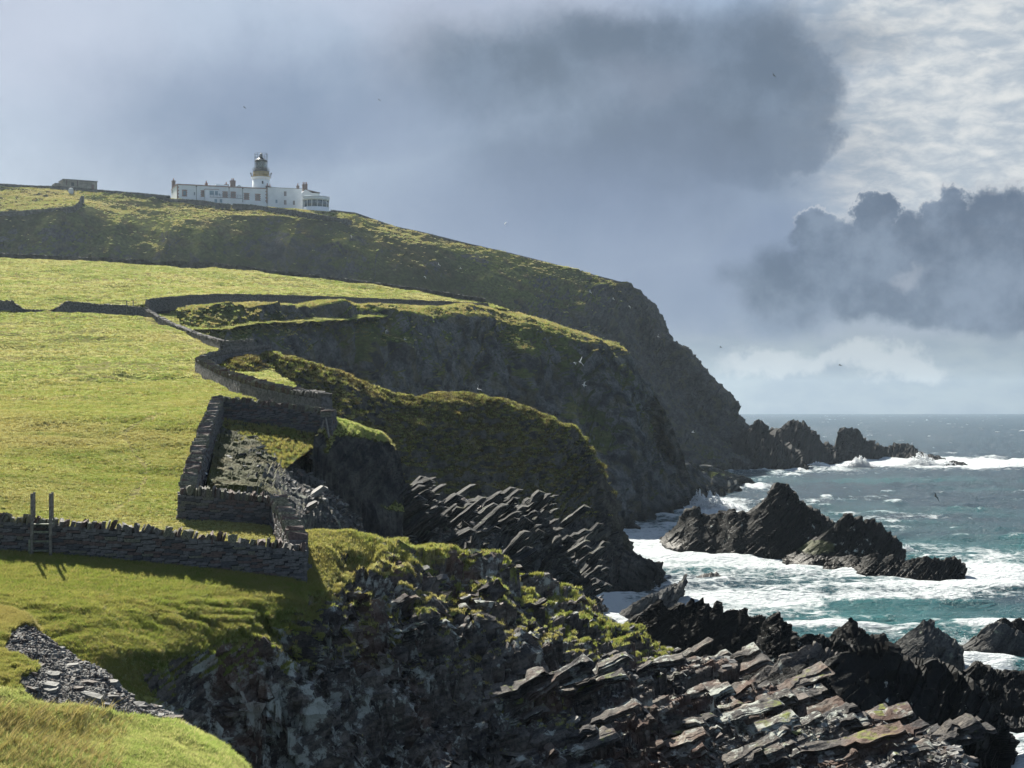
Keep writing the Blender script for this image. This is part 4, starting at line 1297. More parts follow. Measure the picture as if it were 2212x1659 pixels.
def dry_wall(label, pts, h, thick=0.6, cope=0.28, stone=(0.42, 0.13), single=True, group='dry stone walls', ends=True, gaps=None, hvar=0.0, far=False, both=True, name='dry_stone_wall', lean=0.35, sparse=False):
    """stones laid course by course along both faces of a core, upright stones along the top"""
    path = Path(pts)
    r = random.Random(int(abs(pts[0][0] * 7 + pts[0][1] * 13)))
    root = empty(name, path.p[0] - Vector((0, 0, 0.3)))
    thing(root, label, 'wall', group)
    inv = -root.location

    def top(s):
        v = h * (1 + hvar * math.sin(s * 0.9 + pts[0][0]) * 0.5 + hvar * math.sin(s * 2.7) * 0.3)
        for g0, g1, gh in (gaps or []):
            if g0 < s < g1:
                e = min(1, (s - g0) / 1.5, (g1 - s) / 1.5)
                v = v * (1 - e) + gh * e
        return v
    # core
    core = MB()
    step = 1.2 if not far else 3.0
    n = max(2, int(path.L / step))
    ring = []
    for i in range(n + 1):
        s = path.L * i / n
        p, d = path.at(s)
        nrm = Vector((-d.y, d.x, 0))
        w0, w1 = thick * 0.5 - 0.06, thick * 0.40 - 0.06
        tz = top(s) - 0.03
        for (o_, z_) in ((-w0, -0.5), (w0, -0.5), (w1, tz), (-w1, tz)):
            core.v.append(tuple(p + nrm * o_ + Vector((0, 0, z_)) + inv))
    for i in range(n):
        a, b_ = i * 4, i * 4 + 4
        for k in range(4):
            core.f.append((a + k, a + (k + 1) % 4, b_ + (k + 1) % 4, b_ + k))
    core.f += [(0, 3, 2, 1), (n * 4, n * 4 + 1, n * 4 + 2, n * 4 + 3)]
    core.build('core', M_CORE if not far else M_WALLFAR, root)
    big = MB()
    cm = MB()
    count = [0, 0]

    def put(p, d, nrm, dims, kind, tilt=0.0, ang=0.0, roll=0.0):
        up = Vector((0, 0, 1))
        M = Matrix((d, nrm, up)).transposed().to_4x4()
        M = M @ Matrix.Rotation(tilt, 4, 'Y') @ Matrix.Rotation(roll, 4, 'X') @ Matrix.Rotation(ang, 4, 'Z')
        M.translation = p + inv
        lst = STONES if kind == 0 else COPES
        nm = 'stone' if kind == 0 else 'coping_stone'
        if single and count[kind] < 290:
            o_ = bpy.data.objects.new(nm, r.choice(lst))
            COL.objects.link(o_)
            o_.parent = root
            o_.matrix_local = M @ Matrix.Diagonal((*dims, 1))
            count[kind] += 1
        else:
            t = big if kind == 0 else cm
            j = lambda: r.uniform(-0.06, 0.06)
            pts_ = []
            for i in range(8):
                pts_.append(M @ Vector(((0.5 if i & 4 else -.5) * dims[0] * (1 + j()), (0.5 if i & 2 else -.5) * dims[1] * (1 + j()), (0.5 if i & 1 else -.5) * dims[2] * (1 + j() * 2))))
            t.hexa(pts_)
    # the face towards the viewer is laid first so that its stones are the single ones
    sides = []
    p, d = path.at(path.L / 2)
    nrm = Vector((-d.y, d.x, 0))
    front = 1 if nrm.dot(-p) > 0 else -1
    for side in ((front, -front) if both else (front,)):
        z = -0.18
        while z < h * 1.3:
            ch = stone[1] * r.uniform(0.75, 1.3)
            s = r.uniform(-stone[0] * .5, 0)
            while s < path.L:
                l = stone[0] * r.uniform(0.5, 1.6)
                sm = s + l / 2
                s += l
                if sm < 0 or sm > path.L + 0.1:
                    continue
                t = top(sm)
                if z + ch > t + 0.05:
                    continue
                pp, dd = path.at(sm)
                nn = Vector((-dd.y, dd.x, 0))
                w = thick * (0.5 - 0.10 * max(z, 0) / h)
                dep = 0.16
                pos = pp + nn * side * (w - dep * 0.5 + r.uniform(-0.015, 0.03)) + Vector((0, 0, z + ch / 2))
                put(pos, dd, nn, (l * 0.965, dep, ch * 0.90), 0, r.uniform(-.03, .03), r.uniform(-.05, .05))
            z += ch
    for side_s in ((0.0, path.L) if ends else ()):
        z = -0.18
        while z < h:
            ch = stone[1] * r.uniform(0.8, 1.4)
            if z + ch < top(side_s) + 0.05:
                pp, dd = path.at(side_s)
                nn = Vector((-dd.y, dd.x, 0))
                put(pp + Vector((0, 0, z + ch / 2)), dd, nn, (0.2, thick * r.uniform(.8, .95), ch * .9), 0)
            z += ch
    if cope > 0:
        s = 0.0
        while s < path.L:
            l = (0.07 + r.random() * 0.12) * (1 if not far else 2.6)
            if sparse and r.random() < 0.35:
                l *= 1.8
            sm = s + l / 2
            s += l + (r.uniform(0, 0.12) if sparse else 0)
            pp, dd = path.at(sm)
            nn = Vector((-dd.y, dd.x, 0))
            t = top(sm)
            low = any(g0 < sm < g1 for g0, g1, gh in (gaps or []))
            ch = cope * r.uniform(0.65, 1.25) * (0.4 if low else 1)
            put(pp + Vector((0, 0, t + ch * 0.42)), dd, nn, (l, thick * r.uniform(.62, 1.0), ch), 1, lean * r.uniform(0.2, 1.3), r.uniform(-.2, .2), r.uniform(-.15, .15))
    for mb_, nm, mt in ((big, 'stonework', M_ST[0] if not far else M_WALLFAR), (cm, 'coping', M_COPE[1] if not far else M_WALLFAR)):
        if mb_.v:
            o_ = mb_.build(nm, mt, root)
            o_['kind'] = 'stuff'
    return root, path, top


W1 = dry_wall('long dark dry stone wall across the lower left with the wooden stile against it',
              [(-60, 1189, 58.3), (0, 1194, 58.4), (110, 1201, 58.6), (300, 1218, 59), (500, 1238, 59.6), (657, 1257, 60.1)], 1.20, 0.7, 0.30, (0.42, 0.125), sparse=True, hvar=0.03)
W2 = dry_wall('short mossy dry stone wall running back from the right end of the long wall to the fold',
              [(644, 1236, 61.0), (625, 1190, 64.5), (600, 1148, 68.4)], 1.25, 0.85, 0.30, (0.4, 0.13))
W3 = dry_wall('near wall of the small stone sheepfold, facing the viewer, upright coping stones on top',
              [(389, 1120, 67.6), (480, 1129, 67.9), (578, 1139, 68.3)], 1.12, 0.6, 0.34, (0.36, 0.11), lean=0.15)
W4 = dry_wall('left wall of the small stone sheepfold, running away beside the bright turf',
              [(405, 1104, 69), (424, 1040, 74), (442, 985, 79), (470, 908, 88.3)], 1.12, 0.75, 0.28, (0.36, 0.12), lean=0.5)
W5 = dry_wall('back wall of the small stone sheepfold, in shade below the winding wall',
              [(472, 908, 88.6), (600, 922, 88.2), (702, 938, 87.2)], 1.15, 0.6, 0.28, (0.36, 0.11))
W5b = dry_wall('stub of dry stone wall propped with two poles at the right end of the sheepfold',
               [(704, 936, 86.6), (716, 934, 88.8)], 1.2, 0.7, 0.12, (0.3, 0.11))
W6 = dry_wall('winding dry stone wall that runs down from the bend to the back of the sheepfold',
              [(431, 804, 130), (452, 818, 122), (487, 838, 113), (530, 854, 105), (571, 868, 100), (640, 884, 95), (704, 895, 90.5)], 0.95, 0.8, 0.32, (0.36, 0.13), lean=0.5)
W7 = dry_wall('short cross wall between the bend and the foot of the slanting wall, above the winding wall',
              [(432, 803, 130.5), (455, 794, 133), (490, 786, 138), (540, 780, 142), (579, 774, 146)], 1.0, 0.7, 0.28, (0.4, 0.14), single=False)
W8 = dry_wall('slanting dry stone wall with two pale step stones, between the field and the first gully',
              [(317, 690, 196), (345, 707, 189), (372, 722, 181), (430, 748, 163), (482, 765, 149), (545, 762, 149)], 1.05, 0.7, 0.28, (0.45, 0.16), single=False)
W9 = dry_wall('dry stone wall with a collapsed stretch, across the top of the bright field at far left',
              [(-120, 677, 199), (0, 675, 198.5), (170, 678, 198), (250, 685, 197), (317, 690, 196)], 1.30, 0.7, 0.25, (0.5, 0.16), single=False, gaps=[(9.0, 15.8, 0.35)], hvar=0.08)
W10 = dry_wall('long dark dry stone wall along the lower edge of the golden upper field',
               [(319, 672, 202), (360, 668, 205), (400, 664, 210), (480, 659, 221), (600, 660, 233), (700, 662, 245), (800, 665, 256), (900, 668, 268), (1052, 674, 284)], 1.35, 0.8, 0.25, (0.55, 0.18), single=False, hvar=0.05)
W11 = dry_wall('long dry stone wall along the top of the golden upper field, below the heath',
               [(-120, 558, 299), (0, 562, 300), (190, 571, 301), (300, 576, 302), (470, 584, 305), (600, 600, 306), (760, 619, 305), (900, 637, 300), (1045, 660, 296)], 1.2, 0.8, 0.22, (0.8, 0.25), single=False, hvar=0.08,
               gaps=[(39.0, 42.5, 0.5)], far=True)
def on_hill(pts, patch='far_headland', n=14):
    """put a wall's foot on the ground as built"""
    P, N_, v_, X, Y, o_ = PATCH[patch][0]
    a = np.array(pts, float)
    t = np.linspace(0, len(a) - 1, n)
    out = []
    for q in t:
        k = min(int(q), len(a) - 2)
        p = a[k] + (a[k + 1] - a[k]) * (q - k)
        d = (X - p[0]) ** 2 + ((Y - p[1]) * 1.5) ** 2 + np.maximum(np.abs(P[..., 1] - p[2]) - 14, 0) ** 2
        i = np.unravel_index(np.argmin(d), d.shape)
        out.append((float(X[i]), float(Y[i]), float(P[i][1])))
    return out


W12 = dry_wall('thin dark wall on the skyline at far left, in front of the flat-roofed hut',
               [(-120, 405, 474), (0, 408, 479), (60, 412, 481), (130, 414, 483), (200, 420, 486), (300, 428, 490), (366, 434, 494)], 1.5, 0.9, 0.2, (1.2, 0.4), single=False, far=True)
W13 = dry_wall('dark retaining wall below the left half of the white lighthouse buildings',
               [(345, 436, 492), (400, 438, 491), (443, 441, 490), (470, 446, 490), (497, 448, 489.5)], 1.0, 0.9, 0.12, (1.2, 0.4), single=False, far=True)
W14 = dry_wall('dark wall sloping down the hill from the lighthouse garden towards the cliff edge',
               on_hill([(504, 449, 488), (560, 453, 488), (600, 459, 488), (650, 466, 488), (700, 475, 488), (757, 485, 489)]), 1.3, 0.9, 0.12, (1.2, 0.4), single=False, far=True)
W15 = dry_wall('curved field wall on the hillside at far left, below the flat-roofed hut',
               on_hill([(-60, 474, 452), (30, 472, 455), (100, 466, 456), (160, 462, 458), (172, 452, 463), (178, 438, 470)]), 1.9, 0.9, 0.2, (1.2, 0.4), single=False, far=True)
W16 = dry_wall('low wall on the skyline running down the ridge to the right of the lighthouse',
               [(715, 459, 501), (770, 466, 506), (850, 494, 509), (930, 511, 513), (1000, 529, 516), (1080, 547, 519), (1150, 564, 523), (1220, 582, 527), (1290, 601, 531), (1343, 615, 535)], 0.75, 0.8, 0.15, (1.2, 0.35),
               single=False, far=True)

# pale step stones set in the slanting wall
M_PALE = flat_mat('pale quartz stone', (0.62, 0.62, 0.60), 0.7, 0.1)
for (x_, y_, w_) in ((349.6, 699, .46), (349.8, 703.5, .46), (366, 711, .30)):
    q_ = Vector(P3(x_, y_, 187.6 if x_ < 360 else 183))
    o = MB().box(-w_ / 2, w_ / 2, -.25, .25, -.07, .07).build('step_stone', M_PALE, W8[0])
    o.location = q_ - W8[0].location

# ================================================================== stiles
M_WOOD = flat_mat('weathered grey timber', (0.200, 0.185, 0.160), 0.8, 0.25, 9.0, bump=0.3)
M_WOOD2 = flat_mat('greenish timber tread', (0.190, 0.210, 0.150), 0.8, 0.25, 9.0, bump=0.3)


def stile(label, x0, x1, ybase, ytop, Y, top_y=None, rungs=3, back=1.0, deep=0.95):
    a, b_ = Vector(P3(x0, ybase, Y)), Vector(P3(x1, ybase, Y))
    H = (ybase - ytop) / F * Y
    wl = (b_ - a).length
    root = empty('ladder_stile', a - Vector((0, 0, 0.15)))
    thing(root, label, 'stile')
    inv = Vector((0, 0, 0.15))
    t = 0.05
    hp = (ybase - (top_y or (ybase + ytop) / 2)) / F * Y
    for k, x in enumerate((0.0, wl)):
        # front upright, and its twin on the far side of the wall
        MB().box(-t, t, -0.03, 0.05, 0, H + .15).build('upright', M_WOOD, root, (x, 0, 0))
        MB().box(-t * .8, t * .8, 0, .07, 0, H + .05).build('upright', M_WOOD, root, (x - 0.22, deep, 0.1))
        MB().box(-t * .7, t * .7, 0.052, deep - .003, hp - 0.14, hp - 0.05).build('bearer', M_WOOD, root, (x + .01, 0, .15))
    MB().box(-0.03, wl + 0.03, 0.06, deep - 0.02, hp - 0.045, hp).build('platform', M_WOOD2, root, (0, 0, .15))
    for i in range(rungs):
        z = hp * (i + 0.35) / (rungs + 0.25)
        MB().box(t + .004, wl - t - .004, -0.09, 0.10, z, z + 0.05).build('tread', M_WOOD2, root, (0, 0, .15))
        MB().box(t + .004, wl - t - .004, deep + 0.09, deep + 0.26, z, z + 0.05).build('tread', M_WOOD2, root, (0, 0, .15))
    return root


st1 = stile('tall grey wooden ladder stile over the long wall at lower left', 69, 109, 1198, 1066, 57.9, 1132, 3)
MB().box(-0.06, 0.02, -0.05, 0.02, 0, 0.62).build('side_post', M_WOOD2, st1, (-0.06, -0.01, 0.1))
stile('small faint wooden ladder stile over the wall at the top of the bright field', 273.5, 287.5, 688.5, 649, 196.2, 668, 3, deep=1.0)
# props at the end of the fold
pr_ = empty('timber_prop', P3(700, 948, 86.0))
thing(pr_, 'two pale wooden poles leaning together against the right end of the sheepfold', 'poles')
Q = Vector(P3(700, 948, 86.0))
MB().bar(Vector(P3(694, 929, 86.1)) - Q, Vector(P3(701, 904, 86.6)) - Q, 0.055, 6, 0.045).build('pole', M_WOOD, pr_)
MB().bar(Vector(P3(711, 946, 85.6)) - Q, Vector(P3(704, 903, 86.4)) - Q, 0.065, 6, 0.05).build('pole', M_WOOD, pr_)

# black and white marker post leaning by the wall of the fold
mk = empty('marker_post', P3(442, 1047, 75.0))
thing(mk, 'small black and white post standing inside the sheepfold by its left wall', 'post')
M_WHITE = flat_mat('white painted wood', (0.62, 0.64, 0.66), 0.6, 0.05)
M_BLACK = flat_mat('black painted wood', (0.015, 0.015, 0.018), 0.6, 0.05)
MB().box(-0.09, 0.09, -0.06, 0.06, -0.2, 0.22).build('foot', M_BLACK, mk)
MB().box(-0.085, 0.085, -0.055, 0.055, 0.222, 0.40).build('white_band', M_WHITE, mk)
MB().box(-0.09, 0.11, -0.06, 0.06, 0.402, 0.50).build('black_band', M_BLACK, mk)
MB().lathe([(0.13, 0.502), (0.10, 0.56), (0.03, 0.60)], 10, 0.03).build('cap', M_WHITE, mk)

# ================================================================== lighthouse station
M_LIME = flat_mat('white limewash', (0.80, 0.83, 0.84), 0.75, 0.05, 0.5)
M_TRIM = flat_mat('red brown quoin paint', (0.32, 0.215, 0.19), 0.8, 0.1)
M_CHIM = flat_mat('brown chimney brick', (0.16, 0.10, 0.085), 0.85, 0.15)
M_POT = flat_mat('terracotta pot', (0.33, 0.17, 0.13), 0.8, 0.1)
M_OCHRE = flat_mat('ochre band paint', (0.42, 0.31, 0.14), 0.75, 0.08)
M_IRON = flat_mat('dark iron', (0.035, 0.037, 0.042), 0.5, 0.1)
M_SLATE = flat_mat('dark red roof', (0.085, 0.045, 0.045), 0.8, 0.15)
M_PANEW = flat_mat('dark window glass', (0.10, 0.14, 0.17), 0.08, 0.05, spec=0.9)
M_BOARD = flat_mat('brown boarded window', (0.24, 0.20, 0.19), 0.8, 0.1)
M_BLUE = flat_mat('blue grey window', (0.16, 0.27, 0.34), 0.3, 0.05)
M_CONC = flat_mat('stained concrete', (0.25, 0.235, 0.20), 0.9, 0.2, 0.8)
M_LEAD = flat_mat('grey flat roof', (0.20, 0.20, 0.21), 0.8, 0.1)
mg, bg_, pg_, og_ = new_mat('lantern glass')
pg_.inputs['Base Color'].default_value = (0.40, 0.48, 0.52, 1)
pg_.inputs['Roughness'].default_value = 0.05
pg_.inputs['Transmission Weight'].default_value = 0.75
pg_.inputs['Specular IOR Level'].default_value = 0.6
M_GLASS = mg

A0, B0 = Vector(P3(382.4, 428.8, 500)), Vector(P3(577.4, 440, 510))
AX = (B0 - A0); AX.z = 0; LEN = AX.length; AX.normalize()
BK = Vector((-AX.y, AX.x, 0))
ANG = math.atan2(AX.y, AX.x)
GZ = P3(382.4, 430.5, 500)[2]


def on_front(x, y, off=0.0):
    """where the ray through this spot meets the front plane of the long building (shifted forward by off): along it, and height"""
    O = A0 - BK * off
    d = Vector(((x - 1106) / F, 1, (HZ - y) / F))
    t = BK.dot(Vector((O.x, O.y, 0))) / BK.dot(Vector((d.x, d.y, 0)))
    p = d * t
    return AX.dot(p - A0), CAMZ + p.z - GZ


def part(mb, name, mat, parent, smooth=False):
    return mb.build(name, mat, parent, smooth=smooth)


def window(parent, x, y, wd, hd, off, front_y, frame_mat, pane_mat, quoin=False):
    """x, y centre; wd, hd size (picture units of the long building)"""
    u0, z1 = on_front(x - wd / 2, y - hd / 2, off)
    u1, z0 = on_front(x + wd / 2, y + hd / 2, off)
    m = MB()
    f = 0.10
    yy = front_y
    m.box(u0, u0 + f, yy - .04, yy + .2, z0, z1).box(u1 - f, u1, yy - .04, yy + .2, z0, z1)
    m.box(u0 + f + .002, u1 - f - .002, yy - .04, yy + .2, z1 - f, z1).box(u0 + f + .002, u1 - f - .002, yy - .04, yy + .2, z0, z0 + f)
    m.box((u0 + u1) / 2 - .03, (u0 + u1) / 2 + .03, yy - .03, yy + .19, z0 + f + .002, z1 - f - .002)
    w = m.build('window', frame_mat, parent)
    MB().box(u0 + f, u1 - f, yy - .006, yy + .1, z0 + f, z1 - f).build('pane', pane_mat, w)
    if quoin:
        q = MB()
        n = 7
        hh = (z1 - z0 + 0.5) / n
        for i in range(n):
            e = 0.42 if i % 2 == 0 else 0.24
            za = z0 - .25 + hh * i
            q.box(u0 - e, u0 - .003, yy - .05, yy + .05, za + .003, za + hh)
            q.box(u1 + .003, u1 + e, yy - .05, yy + .05, za + .003, za + hh)
        q.box(u0 - .002, u1 + .002, yy - .055, yy + .05, z1 + .003, z1 + .3)
        q.box(u0 - .002, u1 + .002, yy - .055, yy + .05, z0 - .25, z0 - .003)
        qs = q.build('window_surround', M_TRIM, w)
    return w


def chimney(parent, u, v, z, w, h, pots=1, mat=None):
    c = MB().box(u - w / 2, u + w / 2, v - w / 2, v + w / 2, z - 1.5, z + h).box(u - w / 2 - .12, u + w / 2 + .12, v - w / 2 - .12, v + w / 2 + .12, z + h + .002, z + h + .22).build('chimney', mat or M_CHIM, parent)
    for k in range(pots):
        cx = u + (k - (pots - 1) / 2) * 0.55
        MB().lathe([(.2, z + h + .225), (.16, z + h + 1.0), (.21, z + h + 1.05)], 8, cx, v).build('chimney_pot', M_POT, c)
    return c


def px(dx):
    return dx * 500 / F


# long white building
lb = empty('keepers_house', (A0.x, A0.y, GZ), ANG)
thing(lb, 'long low white house with red brown quoins and window surrounds, left of the tower', 'house')
TZ = on_front(382.4, 399.2)[1]
part(MB().box(0, LEN, 0, 14, -3, TZ), 'wall', M_LIME, lb)
part(MB().box(-.15, LEN + .1, -.15, 14.15, TZ + .002, TZ + .32), 'parapet', M_TRIM, lb)
part(MB().box(.3, LEN - .3, .3, 13.7, TZ + .322, TZ + .42), 'roof', M_LEAD, lb)
for i in range(9):
    for uu in (0, LEN):
        e = .62 if i % 2 else .38
        z_ = i * TZ / 9
        MB().box(uu - .03 if uu == 0 else uu - e, uu + e if uu == 0 else uu + .03, -.05, .3 if uu == 0 else .2, z_ + .004, z_ + TZ / 9).build('quoin', M_TRIM, lb)
C2 = lambda cx, cy: (345.6 + .1797 * cx, 311.1 + .1797 * cy)
for (cx, cy, w_, h_, q_, pm) in [(295, 590, 34, 62, True, M_BLUE), (415, 597, 22, 46, False, M_PANEW), (523, 597, 40, 62, True, M_BOARD), (783, 607, 38, 58, True, M_BOARD), (880, 610, 38, 58, True, M_BOARD),
                                 (1040, 630, 40, 66, True, M_BOARD), (1175, 640, 40, 66, True, M_BOARD), (650, 606, 34, 40, False, M_BLUE), (712, 608, 24, 36, False, M_BLUE)]:
    x_, y_ = C2(cx, cy)
    window(lb, x_, y_, w_ * .1797, h_ * .1797, 0, 0, M_LIME if not q_ else M_TRIM, pm, q_)
for cx in (437, 830, 993):
    u_, _ = on_front(C2(cx, 600)[0], 420)
    MB().bar((u_, -.12, 0.0), (u_, -.12, TZ - .1), .07).box(u_ - .2, u_ + .2, -.3, -.06, TZ - .35, TZ - .02).build('downpipe', M_IRON, lb)
# gable end to the left: openings
for (cx, w_, h_) in ((40, .7, 1.2),):
    pass
for (cx, cytop, w_, pots, mat, v) in [(163, 440, 1.1, 1, M_CHIM, 12), (557, 470, .8, 1, M_POT, 8), (797, 485, 1.3, 1, M_CHIM, 8), (875, 440, 1.6, 2, M_CHIM, 9), (1290, 500, .8, 1, M_CHIM, 6)]:
    u_, z_ = on_front(*C2(cx, cytop), -v)
    chimney(lb, u_, v, TZ + .4, w_, max(z_ - TZ - .4 - .3, .4), pots, mat)
u_, z_ = on_front(*C2(740, 505), -6)
MB().hexa([(u_ - 2.2, 5, TZ + .43), (u_ - 2.0, 5.8, TZ + 1.6), (u_ - 2.2, 8, TZ + .43), (u_ - 2.0, 7.2, TZ + 1.6), (u_ + 2.2, 5, TZ + .43), (u_ + 2.0, 5.8, TZ + 1.6), (u_ + 2.2, 8, TZ + .43), (u_ + 2.0, 7.2, TZ + 1.6)]).build('skylight', M_LIME, lb)
u_, z_ = on_front(*C2(945, 505), -9)
MB().hexa([(u_ - 2.6, 8, TZ + .43), (u_ - .1, 8, TZ + 2.1), (u_ - 2.6, 13, TZ + .43), (u_ - .1, 13, TZ + 2.1), (u_ + 2.6, 8, TZ + .43), (u_ + .1, 8, TZ + 2.1), (u_ + 2.6, 13, TZ + .43), (u_ + .1, 13, TZ + 2.1)]).build('gable', M_LIME, lb)

# low annexe in front with a railed terrace on top
an = empty('annexe', (A0.x, A0.y, GZ), ANG)
thing(an, 'small low white annexe with a railed roof terrace, before the long house', 'outbuilding')
AO = 5.0
u0, zt = on_front(*C2(605, 640), AO)
u1, _ = on_front(*C2(985, 655), AO)
ul, _ = on_front(*C2(548, 690), AO)
part(MB().box(u0, u1, -AO, -.2, -4, zt), 'wall', M_LIME, an)
part(MB().hexa([(ul, -AO, -4), (ul, -AO, zt * .25), (ul, -.2, -4), (ul, -.2, zt * .25), (u0 - .003, -AO, -4), (u0 - .003, -AO, zt), (u0 - .003, -.2, -4), (u0 - .003, -.2, zt)]), 'wing_wall', M_LIME, an)
part(MB().box(u0 - .1, u1 + .1, -AO - .1, -.25, zt + .002, zt + .16), 'roof', M_LEAD, an)
rl = MB()
k = u0
while k < u1:
    rl.bar((k, -AO + .1, zt + .16), (k, -AO + .1, zt + 1.15), .035, 4)
    k += 1.1
rl.bar((u0, -AO + .1, zt + 1.15), (u1, -AO + .1, zt + 1.15), .04, 4).bar((u0, -AO + .1, zt + .7), (u1, -AO + .1, zt + .7), .03, 4)
part(rl, 'railing', M_IRON, an)
for cx in (670, 733):
    x_, y_ = C2(cx, 684)
    window(an, x_, y_, 6.6, 9.5, AO, -AO, M_LIME, M_BLUE)
# glazed porch behind the terrace
part(MB().box(u0 - 1.2, u0 + 3.2, -2.2, -.21, zt + .165, zt + 2.9), 'porch', M_LIME, an)
part(MB().box(u0 - 1.3, u0 + 3.3, -2.3, -.22, zt + 2.902, zt + 3.05), 'porch_roof', M_TRIM, an)
x_, y_ = C2(645, 603)
MB().box(u0 + .2, u0 + 1.6, -2.23, -2.19, zt + 1.2, zt + 2.5).build('pane', M_BLUE, an)
MB().box(u0 + 1.9, u0 + 2.9, -2.23, -2.19, zt + 1.2, zt + 2.5).build('pane', M_BLUE, an)

# two storey block
tb = empty('keepers_house', (A0.x, A0.y, GZ), ANG)
thing(tb, 'plain two storey white block between the long house and the round room', 'house')
TO = 0.6
u0 = LEN + .12
u1, zr = on_front(*C2(1705, 548), TO)
_, zl = on_front(*C2(1300, 522), TO)
part(MB().box(u0, u1, -TO, 11, -5, zl), 'wall', M_LIME, tb)
part(MB().box(u0 - .1, u1 + .1, -TO - .1, 11.1, zl + .002, zl + .14), 'roof', M_LEAD, tb)
for cx, cy, w_, h_ in ((1505, 598, 36, 64), (1505, 702, 36, 62), (1400, 690, 28, 50), (1610, 706, 30, 58)):
    x_, y_ = C2(cx, cy)
    window(tb, x_, y_, w_ * .1797, h_ * .1797, TO, -TO, M_LIME, M_BOARD if cx > 1450 else M_BLUE)
u_, z_ = on_front(*C2(1657, 515), -5)
chimney(tb, u_, 5, zl + .1, .8, max(z_ - zl, .5), 1)
u_, z_ = on_front(*C2(1292, 495), -5)
chimney(tb, u_ + .8, 5, zl + .1, .7, .8, 1)

# gabled house behind the round room
gh = empty('gabled_house', (A0.x, A0.y, GZ), ANG)
thing(gh, 'white gabled house with dark red roof and one big three-pot chimney, behind the round room', 'house')
ug0, _ = on_front(*C2(1706, 580), -7)
ug1, zg = on_front(*C2(1915, 592), -7)
_, za = on_front(*C2(1745, 548), -7)
part(MB().box(ug0, ug1, 7, 13, -6, zg), 'wall', M_LIME, gh)
um = ug0 + (ug1 - ug0) * .22
MB().hexa([(ug0, 6.9, zg + .002), (um - .05, 6.9, za), (ug0, 13.1, zg + .002), (um - .05, 13.1, za), (um + 2.2, 6.9, zg + .002), (um + .05, 6.9, za), (um + 2.2, 13.1, zg + .002), (um + .05, 13.1, za)]).build('gable', M_LIME, gh)
MB().hexa([(um + .2, 6.8, za - .15), (um + .2, 6.8, za + .05), (um + .2, 13.3, za - .15), (um + .2, 13.3, za + .05), (ug1 + .2, 6.8, zg + .003), (ug1 + .2, 6.8, zg + .25), (ug1 + .2, 13.3, zg + .003), (ug1 + .2, 13.3, zg + .25)]).build('roof', M_SLATE, gh)
uc, zc = on_front(*C2(1745, 500), -9)
chimney(gh, uc, 9.5, za - .4, 1.5, max(zc - za + .6, .8), 3)

# round glazed room
rc_ = Vector(P3(682.9, 455, 506)); rr = 28.3 / F * 504
z0r = P3(682, 457, 502)[2]
rd = empty('round_room', (rc_.x, rc_.y, z0r))
thing(rd, 'round white building with a curved band of large windows at the right end of the station', 'building')
zs = P3(682, 445.5, 502)[2] - z0r
zw = P3(682, 430.8, 502)[2] - z0r
zt_ = P3(682, 424, 502)[2] - z0r
part(MB().lathe([(rr, -3), (rr, zs)], 40), 'lower_wall', M_LIME, rd, True)
part(MB().lathe([(rr - .14, zs + .003), (rr - .14, zw)], 40), 'glazing', M_PANEW, rd, True)
part(MB().lathe([(rr + .08, zw + .003), (rr + .08, zt_)], 40), 'upper_wall', M_LIME, rd, True)
part(MB().lathe([(rr + .22, zt_ + .003), (rr + .22, zt_ + .2)], 40), 'roof', M_LIME, rd)
for k in range(14):
    a = -math.pi / 2 + (k - 6.5) * math.radians(24)
    c_, s_ = math.cos(a), math.sin(a)
    MB().bar(((rr - .07) * c_, (rr - .07) * s_, zs), ((rr - .07) * c_, (rr - .07) * s_, zw), .09, 6).build('mullion', M_LIME, rd)
wn = MB().box(-4.2, -1.2, 2, 8, -2, zt_ + 1.2)
part(wn, 'link_wall', M_LIME, rd)

# tower
TY = 519.0
tc0 = Vector(P3(563.9, 440, TY))
tw = empty('lighthouse_tower', (tc0.x, tc0.y, GZ))
thing(tw, 'white round lighthouse tower with ochre band, dark iron gallery and open lattice lantern', 'lighthouse')
tz = lambda cy: P3(0, 311.1 + .1797 * cy, TY)[2] - GZ
rad = lambda wc: wc * .1797 / F * TY / 2
M_WT = M_LIME
part(MB().lathe([(rad(212), -1), (rad(205), tz(540)), (rad(202), tz(432))], 36), 'shaft', M_LIME, tw, True)
part(MB().lathe([(rad(204), tz(431)), (rad(222), tz(415)), (rad(232), tz(404))], 36), 'corbel', M_LIME, tw, True)
part(MB().lathe([(rad(190), tz(403)), (rad(188), tz(337))], 36), 'ochre_band', M_OCHRE, tw, True)
part(MB().lathe([(rad(232), tz(403.5)), (rad(232), tz(396))], 36), 'ledge', M_OCHRE, tw)
part(MB().lathe([(rad(198), tz(336)), (rad(202), tz(328))], 36), 'gallery_floor', M_IRON, tw)


def ring_rail(r_, z0_, z1_, n, rt=.045, rings=(1.0, .5)):
    m = MB()
    for k in range(n):
        a = 2 * math.pi * k / n
        m.bar((r_ * math.cos(a), r_ * math.sin(a), z0_), (r_ * math.cos(a), r_ * math.sin(a), z1_), rt, 4)
    for q in rings:
        zz = z0_ + (z1_ - z0_) * q
        for k in range(28):
            a, b_ = 2 * math.pi * k / 28, 2 * math.pi * (k + 1) / 28
            m.bar((r_ * math.cos(a), r_ * math.sin(a), zz), (r_ * math.cos(b_), r_ * math.sin(b_), zz), rt, 4)
    return m


